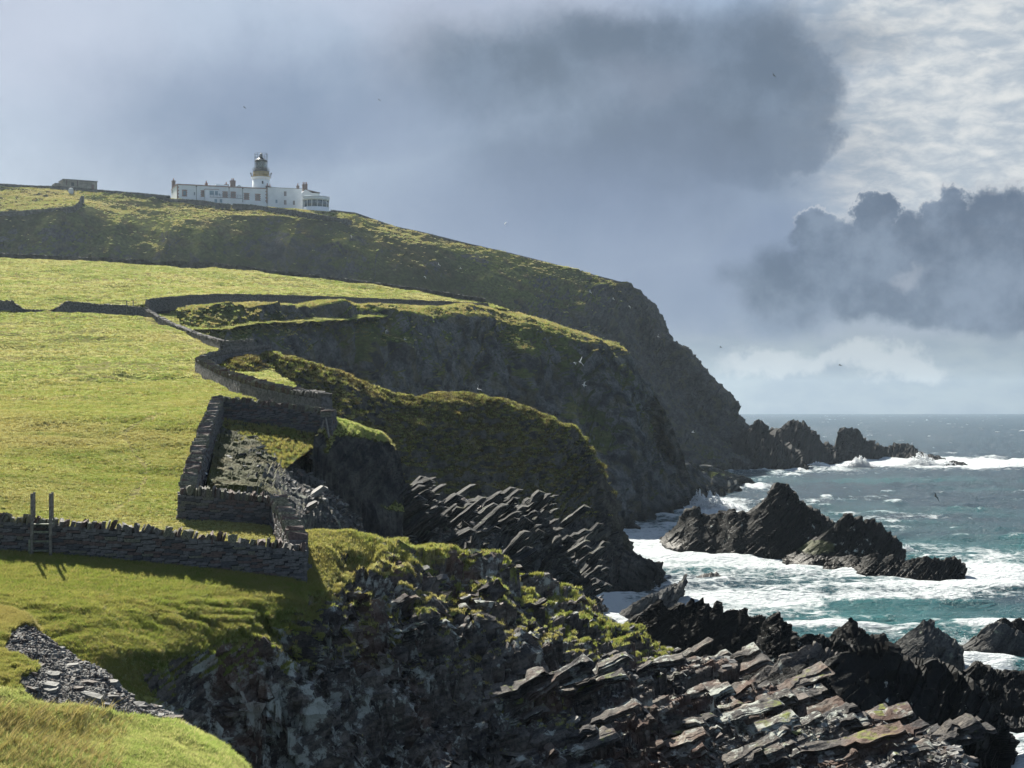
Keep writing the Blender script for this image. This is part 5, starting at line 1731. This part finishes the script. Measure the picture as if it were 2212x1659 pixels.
part(ring_rail(rad(200), tz(328), tz(292), 20, .04, (1.0, .66, .33)), 'gallery_railing', M_IRON, tw)
part(ring_rail(rad(230), tz(396), tz(355), 16, .04, (1.0, .5)), 'ledge_railing', M_IRON, tw)
for s_ in (-1, 1):
    MB().bar((s_ * rad(232), 0, tz(392)), (s_ * rad(248), 0, tz(356)), .1, 5).lathe([(.22, tz(358)), (.28, tz(350)), (.1, tz(343))], 8, s_ * rad(250)).build('fog_lamp', M_IRON, tw)
part(MB().lathe([(rad(150), tz(327.5)), (rad(150), tz(296))], 24), 'lantern_base', M_IRON, tw, True)
part(MB().lathe([(rad(132), tz(295.5)), (rad(132), tz(214))], 24), 'lantern_glass', M_GLASS, tw, True)
part(MB().lathe([(rad(40), tz(295)), (rad(62), tz(270)), (rad(62), tz(235)), (rad(36), tz(216))], 16), 'lens', flat_mat('lens', (.45, .52, .52), .1, .1, spec=.9), tw, True)
lat = MB()
for k in range(12):
    a, b_ = 2 * math.pi * k / 12, 2 * math.pi * (k + 1) / 12
    R_ = rad(136)
    pa = lambda an_, z_: (R_ * math.cos(an_), R_ * math.sin(an_), z_)
    zm = (tz(295) + tz(214)) / 2
    lat.bar(pa(a, tz(295)), pa(b_, zm), .05, 4).bar(pa(b_, tz(295)), pa(a, zm), .05, 4).bar(pa(a, zm), pa(b_, tz(214)), .05, 4).bar(pa(b_, zm), pa(a, tz(214)), .05, 4)
part(lat, 'glazing_lattice', M_IRON, tw)
part(MB().lathe([(rad(150), tz(213)), (rad(138), tz(196)), (rad(96), tz(182)), (rad(60), tz(172)), (rad(40), tz(150)), (rad(28), tz(128)), (rad(6), tz(108))], 24), 'dome', M_IRON, tw, True)
fr_ = MB()
for k in range(8):
    a = 2 * math.pi * (k + .5) / 8
    R_ = rad(155)
    fr_.bar((R_ * math.cos(a), R_ * math.sin(a), tz(327)), (R_ * math.cos(a), R_ * math.sin(a), tz(116)), .06, 5)
for zz in (tz(118), tz(160), tz(205)):
    for k in range(28):
        a, b_ = 2 * math.pi * k / 28, 2 * math.pi * (k + 1) / 28
        fr_.bar((R_ * math.cos(a), R_ * math.sin(a), zz), (R_ * math.cos(b_), R_ * math.sin(b_), zz), .055, 4)
part(fr_, 'lantern_frame', M_IRON, tw)
wz = tz(475)
MB().box(rad(60) - .35, rad(60) + .35, -rad(196), -rad(150), wz - .5, wz + .5).build('window', M_IRON, tw)
MB().box(-rad(190) - .05, -rad(190) + .4, -.9, -.2, wz - .5, wz + .5).build('window', M_IRON, tw)

# hut on the skyline, and the little white kiosk beside it
hu = empty('hut', P3(175.8, 409, 492), math.radians(28))
thing(hu, 'old flat-roofed concrete hut with small dark openings on the skyline at far left', 'hut')
k_ = 492 / F
HH = 18.5 * k_
part(MB().box(-5.6, 0, 0, 7, -2, HH).box(.003, 5.0, .004, 7.0, -2, HH * .93), 'wall', M_CONC, hu)
part(MB().box(-5.8, 5.2, -.2, 7.2, HH + .002, HH + .25), 'roof', M_LEAD, hu)
part(MB().box(-8.0, -5.603, 1, 6, -2, HH * .6), 'lean_to', M_CONC, hu)
MB().box(-3.2, -2.3, -.03, .2, .9, 2.0).build('window', M_IRON, hu)
MB().box(3.2, 4.0, -.03, .2, .2, 1.7).build('door', M_CHIM, hu)
MB().box(-4.7, -4.5, -.06, .1, .9, HH).build('rusty_pipe', M_SLATE, hu)
MB().box(-1.3, -1.1, -.06, .1, .9, HH).build('rusty_pipe', M_SLATE, hu)
ks = empty('kiosk', P3(153.6, 417, 480))
thing(ks, 'tiny white kiosk with rounded top in front of the flat-roofed hut', 'kiosk')
part(MB().box(-.65, .65, -.6, .6, -1, 1.1), 'body', M_WHITE, ks)
part(MB().lathe([(.72, 1.103), (.68, 1.3), (.4, 1.55), (.08, 1.62)], 14), 'roof', M_WHITE, ks, True)

# ================================================================== birds
M_GULL = flat_mat('white feathers', (0.72, 0.73, 0.74), 0.8, 0.04)
M_GDARK = flat_mat('dark feathers', (0.08, 0.085, 0.09), 0.8, 0.04)


def bird_mesh(name, mat, wing, fold):
    """one continuous body: rings along the spine, wings drawn out of the middle rings"""
    rings = [(-.50, .01, .03), (-.34, .09, .02), (-.18, .10, .05), (0.0, .13, .085), (.14, .12, .08), (.26, .07, .055), (.33, .06, .05), (.39, .04, .035), (.46, .012, .012)]
    v, f = [], []
    n = 8
    for (x, w, h) in rings:
        for k in range(n):
            a = 2 * math.pi * k / n
            v.append((w * math.cos(a), x, h * math.sin(a) + (.03 if x > .2 else 0)))
    for i in range(len(rings) - 1):
        for k in range(n):
            f.append((i * n + k, i * n + (k + 1) % n, (i + 1) * n + (k + 1) % n, (i + 1) * n + k))
    f.append(tuple(reversed(range(n))))
    f.append(tuple((len(rings) - 1) * n + k for k in range(n)))
    for s in (1, -1):
        b = len(v)
        st = [(.08, .16, -.10, .02, .02), (.38, .20, -.04, .02 + .22 * wing, .02), (.62, .10, -.08, .02 + .30 * wing - .10 * fold, .015), (.88, -.10, -.20, .02 + .30 * wing - .34 * fold, .004)]
        for (x, yf, yb, z, t) in st:
            v += [(s * x, yf, z + t), (s * x, yb, z + t * .4), (s * x, yb, z - t * .4), (s * x, yf, z - t)]
        for i in range(3):
            for k in range(4):
                f.append((b + i * 4 + k, b + i * 4 + (k + 1) % 4, b + (i + 1) * 4 + (k + 1) % 4, b + (i + 1) * 4 + k))
        f.append((b + 12, b + 13, b + 14, b + 15))
        f.append((b + 3, b + 2, b + 1, b))
    return raw_mesh(name, v, f, mat, True)


BM = [bird_mesh('gull', M_GULL, 1.0, .3), bird_mesh('gull', M_GULL, .3, 1.2), bird_mesh('gull', M_GULL, 1.6, 0), bird_mesh('gull', M_GDARK, .6, .6)]
# x, y, distance, mesh, heading, bank, label
for (x, y, Y, k, hd, bk, lab) in [
    (1253, 782, 150, 2, 60, 70, 'white gull banking steeply in front of the lower right of the middle headland'),
    (1262, 832, 160, 0, 100, 35, 'white gull flying just below the steeply banking gull'),
    (1242, 784, 190, 1, 80, 10, 'tiny white gull just left of the steeply banking gull'),
    (1032, 840, 170, 2, 20, 55, 'white gull with raised wings above the dip of the grassy ridge'),
    (835, 715, 220, 1, 120, 30, 'small white gull in front of the left part of the middle headland, topmost there'),
    (875, 734, 235, 0, 80, 10, 'small white gull below and right of the topmost gull before the middle headland'),
    (898, 757, 240, 0, 80, 20, 'small white gull lowest of the three before the middle headland'),
    (1275, 631, 240, 0, 70, 35, 'white gull in front of the upper edge of the far headland, nearest its corner'),
    (1092, 482, 260, 1, 60, -40, 'white gull against the sky above the far ridge'),
    (1360, 662, 330, 1, 60, 30, 'tiny gull against the shoulder of the far headland, near the top right corner'),
    (1325, 646, 330, 0, 60, 30, 'tiny gull low over the turf near the corner of the far headland'),
    (1421, 727, 300, 2, 20, 60, 'tiny gull against the steep right slope of the far headland'),
    (1497, 934, 230, 0, 95, 15, 'white gull low before the black foot of the far headland'),
    (2022, 1073, 130, 3, 50, 45, 'grey brown gull flying low over the open sea at the right'),
    (1815, 789, 200, 3, 70, 10, 'dark bird against the pale band of cloud at the right'),
    (1672, 163, 220, 3, 50, 30, 'dark bird high up in the large dark cloud'),
    (819, 216, 260, 3, 70, 10, 'tiny dark bird high in the middle of the sky'),
    (528, 232, 260, 3, 80, 15, 'tiny dark bird high above the lighthouse'),
    (1557, 750, 260, 3, 80, 15, 'tiny dark bird beside the right slope of the far headland, level with its middle'),
    (948, 572, 300, 0, 60, 40, 'tiny white gull before the heath of the far headland, upper left of the scattered three'),
    (995, 580, 300, 0, 90, 20, 'tiny white gull before the heath of the far headland, right of the scattered three'),
    (918, 598, 300, 1, 70, 20, 'tiny white gull before the heath of the far headland, lowest of the scattered three'),
    (759, 510, 340, 1, 70, 50, 'tiny white gull below the round room, before the upper heath'),
]:
    p = P3(x, y, Y)
    o = link('gull' if k < 3 else 'seabird', BM[k], None, p, (math.radians(bk * .4), math.radians(bk), math.radians(hd)), (.55, .55, .55))
    thing(o, lab, 'bird', 'gulls and other seabirds in flight')
# ================================================================== grass, stones, spray
def tuft_mesh(name, mat, n, h, spread, seed, wide=0.010, lean=0.5):
    r = random.Random(seed)
    v, f = [], []
    for k in range(n):
        a = r.uniform(0, 2 * math.pi)
        d = r.uniform(0, spread)
        bx, by = d * math.cos(a), d * math.sin(a)
        hh = h * r.uniform(.6, 1.15)
        la = r.gauss(0.6, 0.9)
        lx, ly = math.cos(la) * hh * lean * r.uniform(.5, 1.4), math.sin(la) * hh * lean * r.uniform(.2, 1)
        w = wide * r.uniform(.7, 1.3)
        wa = r.uniform(0, math.pi)
        wx, wy = w * math.cos(wa), w * math.sin(wa)
        b = len(v)
        v += [(bx - wx, by - wy, -.02), (bx + wx, by + wy, -.02), (bx + lx * .4 + wx * .8, by + ly * .4 + wy * .8, hh * .6), (bx + lx * .4 - wx * .8, by + ly * .4 - wy * .8, hh * .6), (bx + lx, by + ly, hh)]
        f += [(b, b + 1, b + 2, b + 3), (b + 3, b + 2, b + 4)]
    return raw_mesh(name, v, f, mat)


def grass_mat(name, a, c, e):
    m, b, pr, out = new_mat(name)
    oi = b.n('ShaderNodeObjectInfo').outputs['Random']
    co = b.n('ShaderNodeNewGeometry').outputs['Position']
    g = b.mix(b.ramp(b.noise(co, 0.7, 3), .35, .65), a, c)
    lg_ = b.noise(b.vmath('MULTIPLY', co, (.05, .10, .05)), 1.0, 4, .6)
    g = b.mix(b.ramp(lg_, .42, .66, 0.0, .75), g, e)
    dk_ = b.noise(b.vmath('MULTIPLY', co, (.16, .40, .2)), 1.0, 5, .65)
    g = b.mix(b.ramp(dk_, .50, .70, 0.0, .6), g, b.mix(1.0, a, (.5, .62, .5), 'MULTIPLY'))
    g = b.mix(b.ramp(oi, .65, 1.0), g, e)
    b.set(pr.inputs['Base Color'], g)
    b.set(pr.inputs['Roughness'], .6)
    b.set(pr.inputs['Specular IOR Level'], .2)
    tr = b.n('ShaderNodeBsdfTranslucent', None, Color=b.mix(1.0, g, (1.25, 1.25, .95), 'MULTIPLY'))
    mx = b.n('ShaderNodeMixShader', None, i0=0.45, i1=pr.outputs[0], i2=tr.outputs[0])
    b.t.links.new(mx.outputs[0], out.inputs['Surface'])
    return m


G_GREEN = grass_mat('green grass', (0.250, 0.320, 0.105), (0.320, 0.350, 0.145), (0.46, 0.42, 0.24))
G_STRAW = grass_mat('straw grass', (0.30, 0.25, 0.12), (0.22, 0.19, 0.07), (0.36, 0.30, 0.16))
G_MOOR = grass_mat('moor grass', (0.200, 0.240, 0.060), (0.250, 0.260, 0.080), (0.32, 0.27, 0.12))
G_HEATH = grass_mat('heath tussocks', (0.060, 0.066, 0.020), (0.080, 0.066, 0.024), (0.11, 0.08, 0.035))


def sample(patch, want, weight, seed, idx=0):
    P, N, veg, X, Y, o = PATCH[patch][idx]
    w = weight(P, N, veg, X, Y)
    # weight by area of each cell
    du = np.linalg.norm(np.gradient(P, axis=1), axis=2)
    dv = np.linalg.norm(np.gradient(P, axis=0), axis=2)
    w = np.clip(w, 0, None) * du * dv
    w[0] = 0; w[-1] = 0
    w[:, 0] = 0; w[:, -1] = 0
    r = np.random.default_rng(seed)
    cum = np.cumsum(w.reshape(-1))
    i = np.searchsorted(cum, r.random(want) * cum[-1])
    i = np.minimum(i, w.size - 1)
    a, b = np.unravel_index(i, w.shape)
    a1 = np.minimum(a + 1, w.shape[0] - 1); b1 = np.minimum(b + 1, w.shape[1] - 1)
    s, t = r.random(want)[:, None], r.random(want)[:, None]
    flip = (s + t) > 1
    p = np.where(flip, P[a1, b1] + (1 - s) * (P[a1, b] - P[a1, b1]) + (1 - t) * (P[a, b1] - P[a1, b1]), P[a, b] + s * (P[a, b1] - P[a, b]) + t * (P[a1, b] - P[a, b]))
    return p, N[a, b]


def scatter(name, pts, nrm, meshes, scale=(0.7, 1.3), kind='stuff', seed=0, align=0.3, wind=None):
    """one object: instances of small tufts or stones on a cloud of points"""
    r = np.random.default_rng(seed)
    me = bpy.data.meshes.new(name)
    me.vertices.add(len(pts))
    me.vertices.foreach_set('co', pts.reshape(-1).astype(np.float32))
    n = len(pts)
    sc = r.uniform(scale[0], scale[1], n)
    zr = r.uniform(0, 2 * math.pi, n) if wind is None else r.normal(wind, .5, n)
    tx, ty = -nrm[:, 1] * align, nrm[:, 0] * align
    rot = np.stack([tx * 1.0 + r.normal(0, .08, n), ty + r.normal(0, .08, n), zr], 1)
    a = me.attributes.new('sc', 'FLOAT', 'POINT'); a.data.foreach_set('value', sc.astype(np.float32))
    a = me.attributes.new('rot', 'FLOAT_VECTOR', 'POINT'); a.data.foreach_set('vector', rot.reshape(-1).astype(np.float32))
    a = me.attributes.new('pick', 'INT', 'POINT'); a.data.foreach_set('value', r.integers(0, len(meshes), n).astype(np.int32))
    me.update()
    o = bpy.data.objects.new(name, me)
    COL.objects.link(o)
    o['kind'] = kind
    ng = bpy.data.node_groups.new('scatter_' + name, 'GeometryNodeTree')
    ng.interface.new_socket('Geometry', in_out='INPUT', socket_type='NodeSocketGeometry')
    ng.interface.new_socket('Geometry', in_out='OUTPUT', socket_type='NodeSocketGeometry')
    N_, L_ = ng.nodes, ng.links
    gi, go = N_.new('NodeGroupInput'), N_.new('NodeGroupOutput')
    join = N_.new('GeometryNodeJoinGeometry')
    for k, m_ in enumerate(meshes):
        so = bpy.data.objects.new(name + '_source', m_)
        oi = N_.new('GeometryNodeObjectInfo'); oi.inputs[0].default_value = so
        at = N_.new('GeometryNodeInputNamedAttribute'); at.data_type = 'INT'; at.inputs[0].default_value = 'pick'
        cmpn = N_.new('FunctionNodeCompare'); cmpn.data_type = 'INT'; cmpn.operation = 'EQUAL'
        L_.new(at.outputs[0], cmpn.inputs[2]); cmpn.inputs[3].default_value = k
        ip = N_.new('GeometryNodeInstanceOnPoints')
        ra = N_.new('GeometryNodeInputNamedAttribute'); ra.data_type = 'FLOAT_VECTOR'; ra.inputs[0].default_value = 'rot'
        sa = N_.new('GeometryNodeInputNamedAttribute'); sa.data_type = 'FLOAT'; sa.inputs[0].default_value = 'sc'
        L_.new(gi.outputs[0], ip.inputs['Points'])
        L_.new(cmpn.outputs[0], ip.inputs['Selection'])
        L_.new(oi.outputs['Geometry'], ip.inputs['Instance'])
        L_.new(ra.outputs[0], ip.inputs['Rotation'])
        L_.new(sa.outputs[0], ip.inputs['Scale'])
        L_.new(ip.outputs[0], join.inputs[0])
    L_.new(join.outputs[0], go.inputs[0])
    md = o.modifiers.new('scatter', 'NODES')
    md.node_group = ng
    return o


TG = [tuft_mesh('tuft', G_GREEN, 16, .16, .10, s, .009) for s in (1, 2, 3)]
TS = [tuft_mesh('tuft', G_STRAW, 12, .40, .12, s, .007, .8) for s in (4, 5)]
TM = [tuft_mesh('tuft', G_MOOR, 16, .20, .13, s, .013, .8) for s in (6, 7)]

# nearest turf, bottom left
p, n = sample('stony_slope', 26000, lambda P, N, v, X, Y: sst(v, .5, .7) * (X > -40) * (Y < 1700) * sst(Y, 1500, 1540), 1)
scatter('grass', p, n, TG, (.7, 1.4), seed=1)
p, n = sample('stony_slope', 900, lambda P, N, v, X, Y: sst(v, .5, .7) * (X > -40) * (Y < 1700) * sst(Y, 1530, 1560) * sst(X, 300, 120), 2)
scatter('dry_grass', p, n, TS, (.6, 1.2), seed=2, wind=-.3)
p, n = sample('stony_slope', 9000, lambda P, N, v, X, Y: sst(v, .5, .7) * (X > -40) * sst(Y, 1540, 1500), 3)
scatter('moor_grass', p, n, TM, (.4, .8), seed=3)
# turf below the wall and on the terraces
p, n = sample('shore_cliff', 42000, lambda P, N, v, X, Y: sst(v, .5, .7) * (X > -40) * (X < 700) * (Y < 1500) * sst(Y, 1180, 1200) * (P[..., 1] < 61), 4)
scatter('grass', p, n, [tuft_mesh('tuft', G_GREEN, 14, .13, .13, 11, .012, .8), TM[0]], (.6, 1.2), seed=4)
p, n = sample('shore_cliff', 44000, lambda P, N, v, X, Y: sst(v, .42, .62) * (X > 640) * sst(N[..., 2], .45, .75) * sst(Y, 1100, 1110) * (P[..., 1] < 84), 5)
scatter('moor_grass', p, n, [tuft_mesh('tuft', G_GREEN, 14, .16, .13, 12, .013, .8), TM[1]], (.6, 1.2), seed=5)
# first part of the fields
p, n = sample('field', 60000, lambda P, N, v, X, Y: sst(v, .5, .7) * (1 - .92 * tracks(X, Y)) * (.45 + .55 * sst(fbm(P, (5, 3, 3), 4, 88), -.35, .15)) * (X > -30) * (P[..., 1] > 61) * sst(P[..., 1], 125, 70) * ~((X > 472) & (Y > 900) & (Y < 1085)), 6)
scatter('grass', p, n, [tuft_mesh('tuft', G_GREEN, 12, .10, .16, 13, .016, 1.0), tuft_mesh('tuft', G_MOOR, 10, .11, .16, 14, .016, 1.0)], (.6, 1.3), seed=6)
p, n = sample('field', 60000, lambda P, N, v, X, Y: sst(v, .5, .7) * (1 - .92 * tracks(X, Y)) * (.45 + .55 * sst(fbm(P, (5, 3, 3), 4, 88), -.35, .15)) * (X > -30) * sst(P[..., 1], 95, 125) * (P[..., 1] < 306) / P[..., 1], 8)
scatter('grass', p, n, [tuft_mesh('tuft', G_GREEN, 12, .16, .40, 17, .04, 1.0), tuft_mesh('tuft', G_MOOR, 12, .18, .40, 18, .04, 1.0), tuft_mesh('tuft', G_GREEN, 12, .14, .40, 19, .04, 1.0)], (.6, 1.3), seed=8)
p, n = sample('bluff', 2500, lambda P, N, v, X, Y: sst(v, .5, .7) * (X > 690), 9)
scatter('grass', p, n, [tuft_mesh('tuft', G_GREEN, 14, .16, .13, 12, .013, .8)], (.6, 1.2), seed=9)
p, n = sample('field', 4000, lambda P, N, v, X, Y: (X > 474) * (Y > 900) * (Y < 1085) * sst(v, .3, .6), 10)  # darker, browner tufts put the fold's shade into the grass colour
scatter('moor_grass', p, n, [tuft_mesh('tuft', G_HEATH, 14, .13, .16, 20, .014, .8), TM[0]], (.6, 1.2), seed=10)
# tussocks of the near ridge
p, n = sample('grassy_ridge', 14000, lambda P, N, v, X, Y: sst(v, .5, .7) * (X > 470), 7)
scatter('moor_grass', p, n, [tuft_mesh('tussock', G_HEATH, 16, .26, .34, 15, .035, 1.2), tuft_mesh('tussock', G_HEATH, 16, .22, .34, 16, .035, 1.4), tuft_mesh('tussock', G_MOOR, 16, .22, .34, 16, .035, 1.4)], (.6, 1.3), seed=7)

FR_P = bed_frame(37, 12, 4)
FR_Q = bed_frame(21, 10, 4)


def YVIS(P, X, Y):
    return sst(P[..., 2], 1.5, 3.0)


# brighter tufts, sunlight put into their colour, along the headlands' upper edges
for nm, cnt, wf, hh, sp, wd, sd_ in (('middle_headland', 9000, lambda P, N, v, X, Y: sst(N[..., 2], .8, .92) * (X > 380) * (X < 1330) * (Y > 655) * (Y < 775), .35, .6, .07, 61),
                                     ('grassy_ridge', 6000, lambda P, N, v, X, Y: sst(N[..., 2], .78, .92) * (X > 480) * (X < 1260) * (Y < 945) * (P[..., 1] > 143), .22, .35, .04, 62),
                                     ('far_headland', 42000, lambda P, N, v, X, Y: sst(N[..., 2], .86, .95) * (X > -40) * (X < 1330) * sst(v, .4, .7) * (P[..., 1] < 540) * (.25 + sst(fbm(P, 26, 3, 66), -.1, .3)), .34, .9, .10, 63)):
    p, n = sample(nm, cnt, wf, sd_)
    scatter('grass', p, n, [tuft_mesh('tuft', G_GREEN, 12, hh, sp, sd_, wd, 1.0), tuft_mesh('tuft', G_STRAW, 12, hh, sp, sd_ + 1, wd, 1.0), tuft_mesh('tuft', G_MOOR, 12, hh, sp, sd_ + 2, wd, 1.0)], (.6, 1.3), seed=sd_)

# flat stones: those of some size are parts of the ground they lie on, the small ones are a heap nobody could count
M_LOOSE = [flat_mat('pale loose stone', (0.20, 0.20, 0.19), 0.85, 0.25, 6.0, bump=.4), flat_mat('grey loose stone', (0.085, 0.086, 0.09), 0.85, 0.3, 6.0, bump=.4), flat_mat('brown loose stone', (0.10, 0.08, 0.07), 0.85, 0.3, 6.0, bump=.4)]
rs = random.Random(9)
LOOSE = [stone_mesh('loose_stone', M_LOOSE[k % 3], rs, .22) for k in range(7)]


def flat_variant(k, dims):
    s = LOOSE[k]
    v = [(a.co.x * dims[0], a.co.y * dims[1], a.co.z * dims[2]) for a in s.vertices]
    return raw_mesh('loose_stone', v, [tuple(q.vertices) for q in s.polygons], s.materials[0])


SM = [flat_variant(k, (.22, .16, .07)) for k in range(4)]
p, n = sample('stony_slope', 9000, lambda P, N, v, X, Y: sst(v, .5, .3) * (X > -20) * sst(Y, 1330, 1400), 21)
scatter('scree', p, n, SM, (.25, 1.0), seed=21, align=.8)
p, n = sample('shore_cliff', 4500, lambda P, N, v, X, Y: sst(v, .6, .3) * (X > 600) * sst(N[..., 2], .5, .75) * (Y > 1150), 22)
scatter('rubble', p, n, [flat_variant(k, (.5, .34, .11)) for k in range(5)], (.3, 1.2), seed=22, align=.8)
p, n = sample('tilted_beds', 2500, lambda P, N, v, X, Y: sst(N[..., 2], .5, .75) * (sst(X, 600, 700) + .08) * (X > 490), 23)
scatter('rubble', p, n, [flat_variant(k, (.7, .45, .14)) for k in range(5)], (.3, 1.2), seed=23, align=.8)

def lay(patch, count, weight, dims, seed, tilt=(0, 0, 0), name='rock_slab'):
    p, n = sample(patch, count, weight, seed)
    host = PATCH[patch][0][5]
    r = random.Random(seed)
    for q in p:
        o = bpy.data.objects.new(name, r.choice(LOOSE))
        COL.objects.link(o)
        o.parent = host
        k = r.uniform(.5, 1.3)
        o.location = q
        o.scale = (dims[0] * k * r.uniform(.7, 1.3), dims[1] * k * r.uniform(.7, 1.3), dims[2] * k)
        o.rotation_euler = (tilt[0] + r.gauss(0, .12), tilt[1] + r.gauss(0, .12), r.gauss(0, .15))


lay('shore_cliff', 40, lambda P, N, v, X, Y: sst(v, .6, .3) * (X > 680) * (X < 2080) * sst(N[..., 2], .45, .7) * (Y > 1170) * (Y < 1640), (.9, .55, .16), 31, (.0, -.40, 0))
lay('tilted_beds', 20, lambda P, N, v, X, Y: (X > 640) * (X < 1250) * sst(N[..., 2], .45, .7), (1.4, .7, .22), 32, (0, -.62, 0))
lay('stony_slope', 60, lambda P, N, v, X, Y: sst(v, .5, .3) * (X > 20) * (X < 500) * (Y > 1440), (.35, .25, .12), 33)

# the beds themselves: long slabs that rise to the right, one behind and above the other
slab_beds('tilted_beds', 260, lambda P, N, v, X, Y: (X > 790) * (X < 1265) * YVIS(P, X, Y) * (.12 + sst(fbm(P, 4, 2, 71), -.2, .3)), FR_P, 5.0, 0.6, 0.45, 51, M_SLABS, .3, .78)
slab_beds('shore_cliff', 105, lambda P, N, v, X, Y: (X > 1090) * (X < 2050) * (Y > 1380) * (Y < 1655) * (X * .25 + Y > 1770) * (.12 + sst(fbm(P, 3, 2, 72), -.2, .3)), FR_Q, 4.6, 0.7, 0.36, 53, M_NEAR, .15, .45, 1.8)
slab_beds('shore_cliff', 85, lambda P, N, v, X, Y: (X > 1090) * (X < 2050) * (Y > 1380) * (Y < 1655) * (X * .25 + Y > 1770) * (.12 + sst(fbm(P, 3, 2, 72), -.2, .3)), FR_Q, 1.7, 0.4, 0.17, 56, M_NEAR, .11, .3, 1.6)
slab_beds('shore_cliff', 60, lambda P, N, v, X, Y: (X > 830) * (X < 1350) * (Y > 1240) * (Y < 1420), FR_Q, 1.8, 0.35, 0.2, 54, M_NEAR, .11, .5, 1.4)

# spray where waves break: fine white drops thrown up
M_SPRAY = flat_mat('white spray', (0.80, 0.83, 0.85), 0.9, 0.02)


def spray(x, y, wpx, hpx, n, Y, seed, sz=.12):
    r = np.random.default_rng(seed)
    c = P3(x, y, Y)
    w, h = wpx / F * Y, hpx / F * Y
    u = r.normal(0, .45, n)
    t = r.random(n) ** 1.6
    xs_ = c[0] + u * w * (1.1 - .5 * t)
    env = np.exp(-(u * 1.3) ** 2) * (0.55 + 0.45 * np.sin(u * 9 + seed) ** 2)
    z = t * h * env
    ys_ = c[1] + r.normal(0, .3, n) * w * .5
    return np.stack([xs_, ys_, z], 1), sz


tet = raw_mesh('drop', [(1, 0, -.5), (-.5, .87, -.5), (-.5, -.87, -.5), (0, 0, .9)], [(0, 2, 1), (0, 1, 3), (1, 2, 3), (2, 0, 3)], M_SPRAY, True)
pts, szs = [], []
for a in [(1857, 994, 46, 26, 2600, 520, 1, .20), (1830, 997, 30, 10, 900, 525, 2, .2), (1990, 992, 60, 32, 2400, 530, 3, .18), (2040, 996, 60, 12, 1200, 530, 4, .2), (1535, 1096, 70, 40, 3500, 305, 5, .11), (1575, 1098, 60, 18, 1500, 300, 6, .11),
          (1510, 1092, 30, 34, 1500, 320, 7, .11), (2085, 1395, 26, 34, 900, 128, 8, .03), (1765, 1002, 20, 8, 400, 540, 9, .2), (2090, 1232, 20, 10, 500, 190, 10, .05), (1462, 1262, 20, 10, 400, 172, 11, .05), (1960, 1190, 24, 16, 600, 215, 12, .06)]:
    q, s_ = spray(*a)
    pts.append(q); szs.append(np.full(len(q), s_))
pts = np.concatenate(pts); szs = np.concatenate(szs)
o = scatter('spray', pts, np.zeros_like(pts) + [0, 0, 1], [tet], (1, 1), seed=41)
o.data.attributes['sc'].data.foreach_set('value', (szs * np.random.default_rng(3).uniform(.3, 1.5, len(szs))).astype(np.float32))
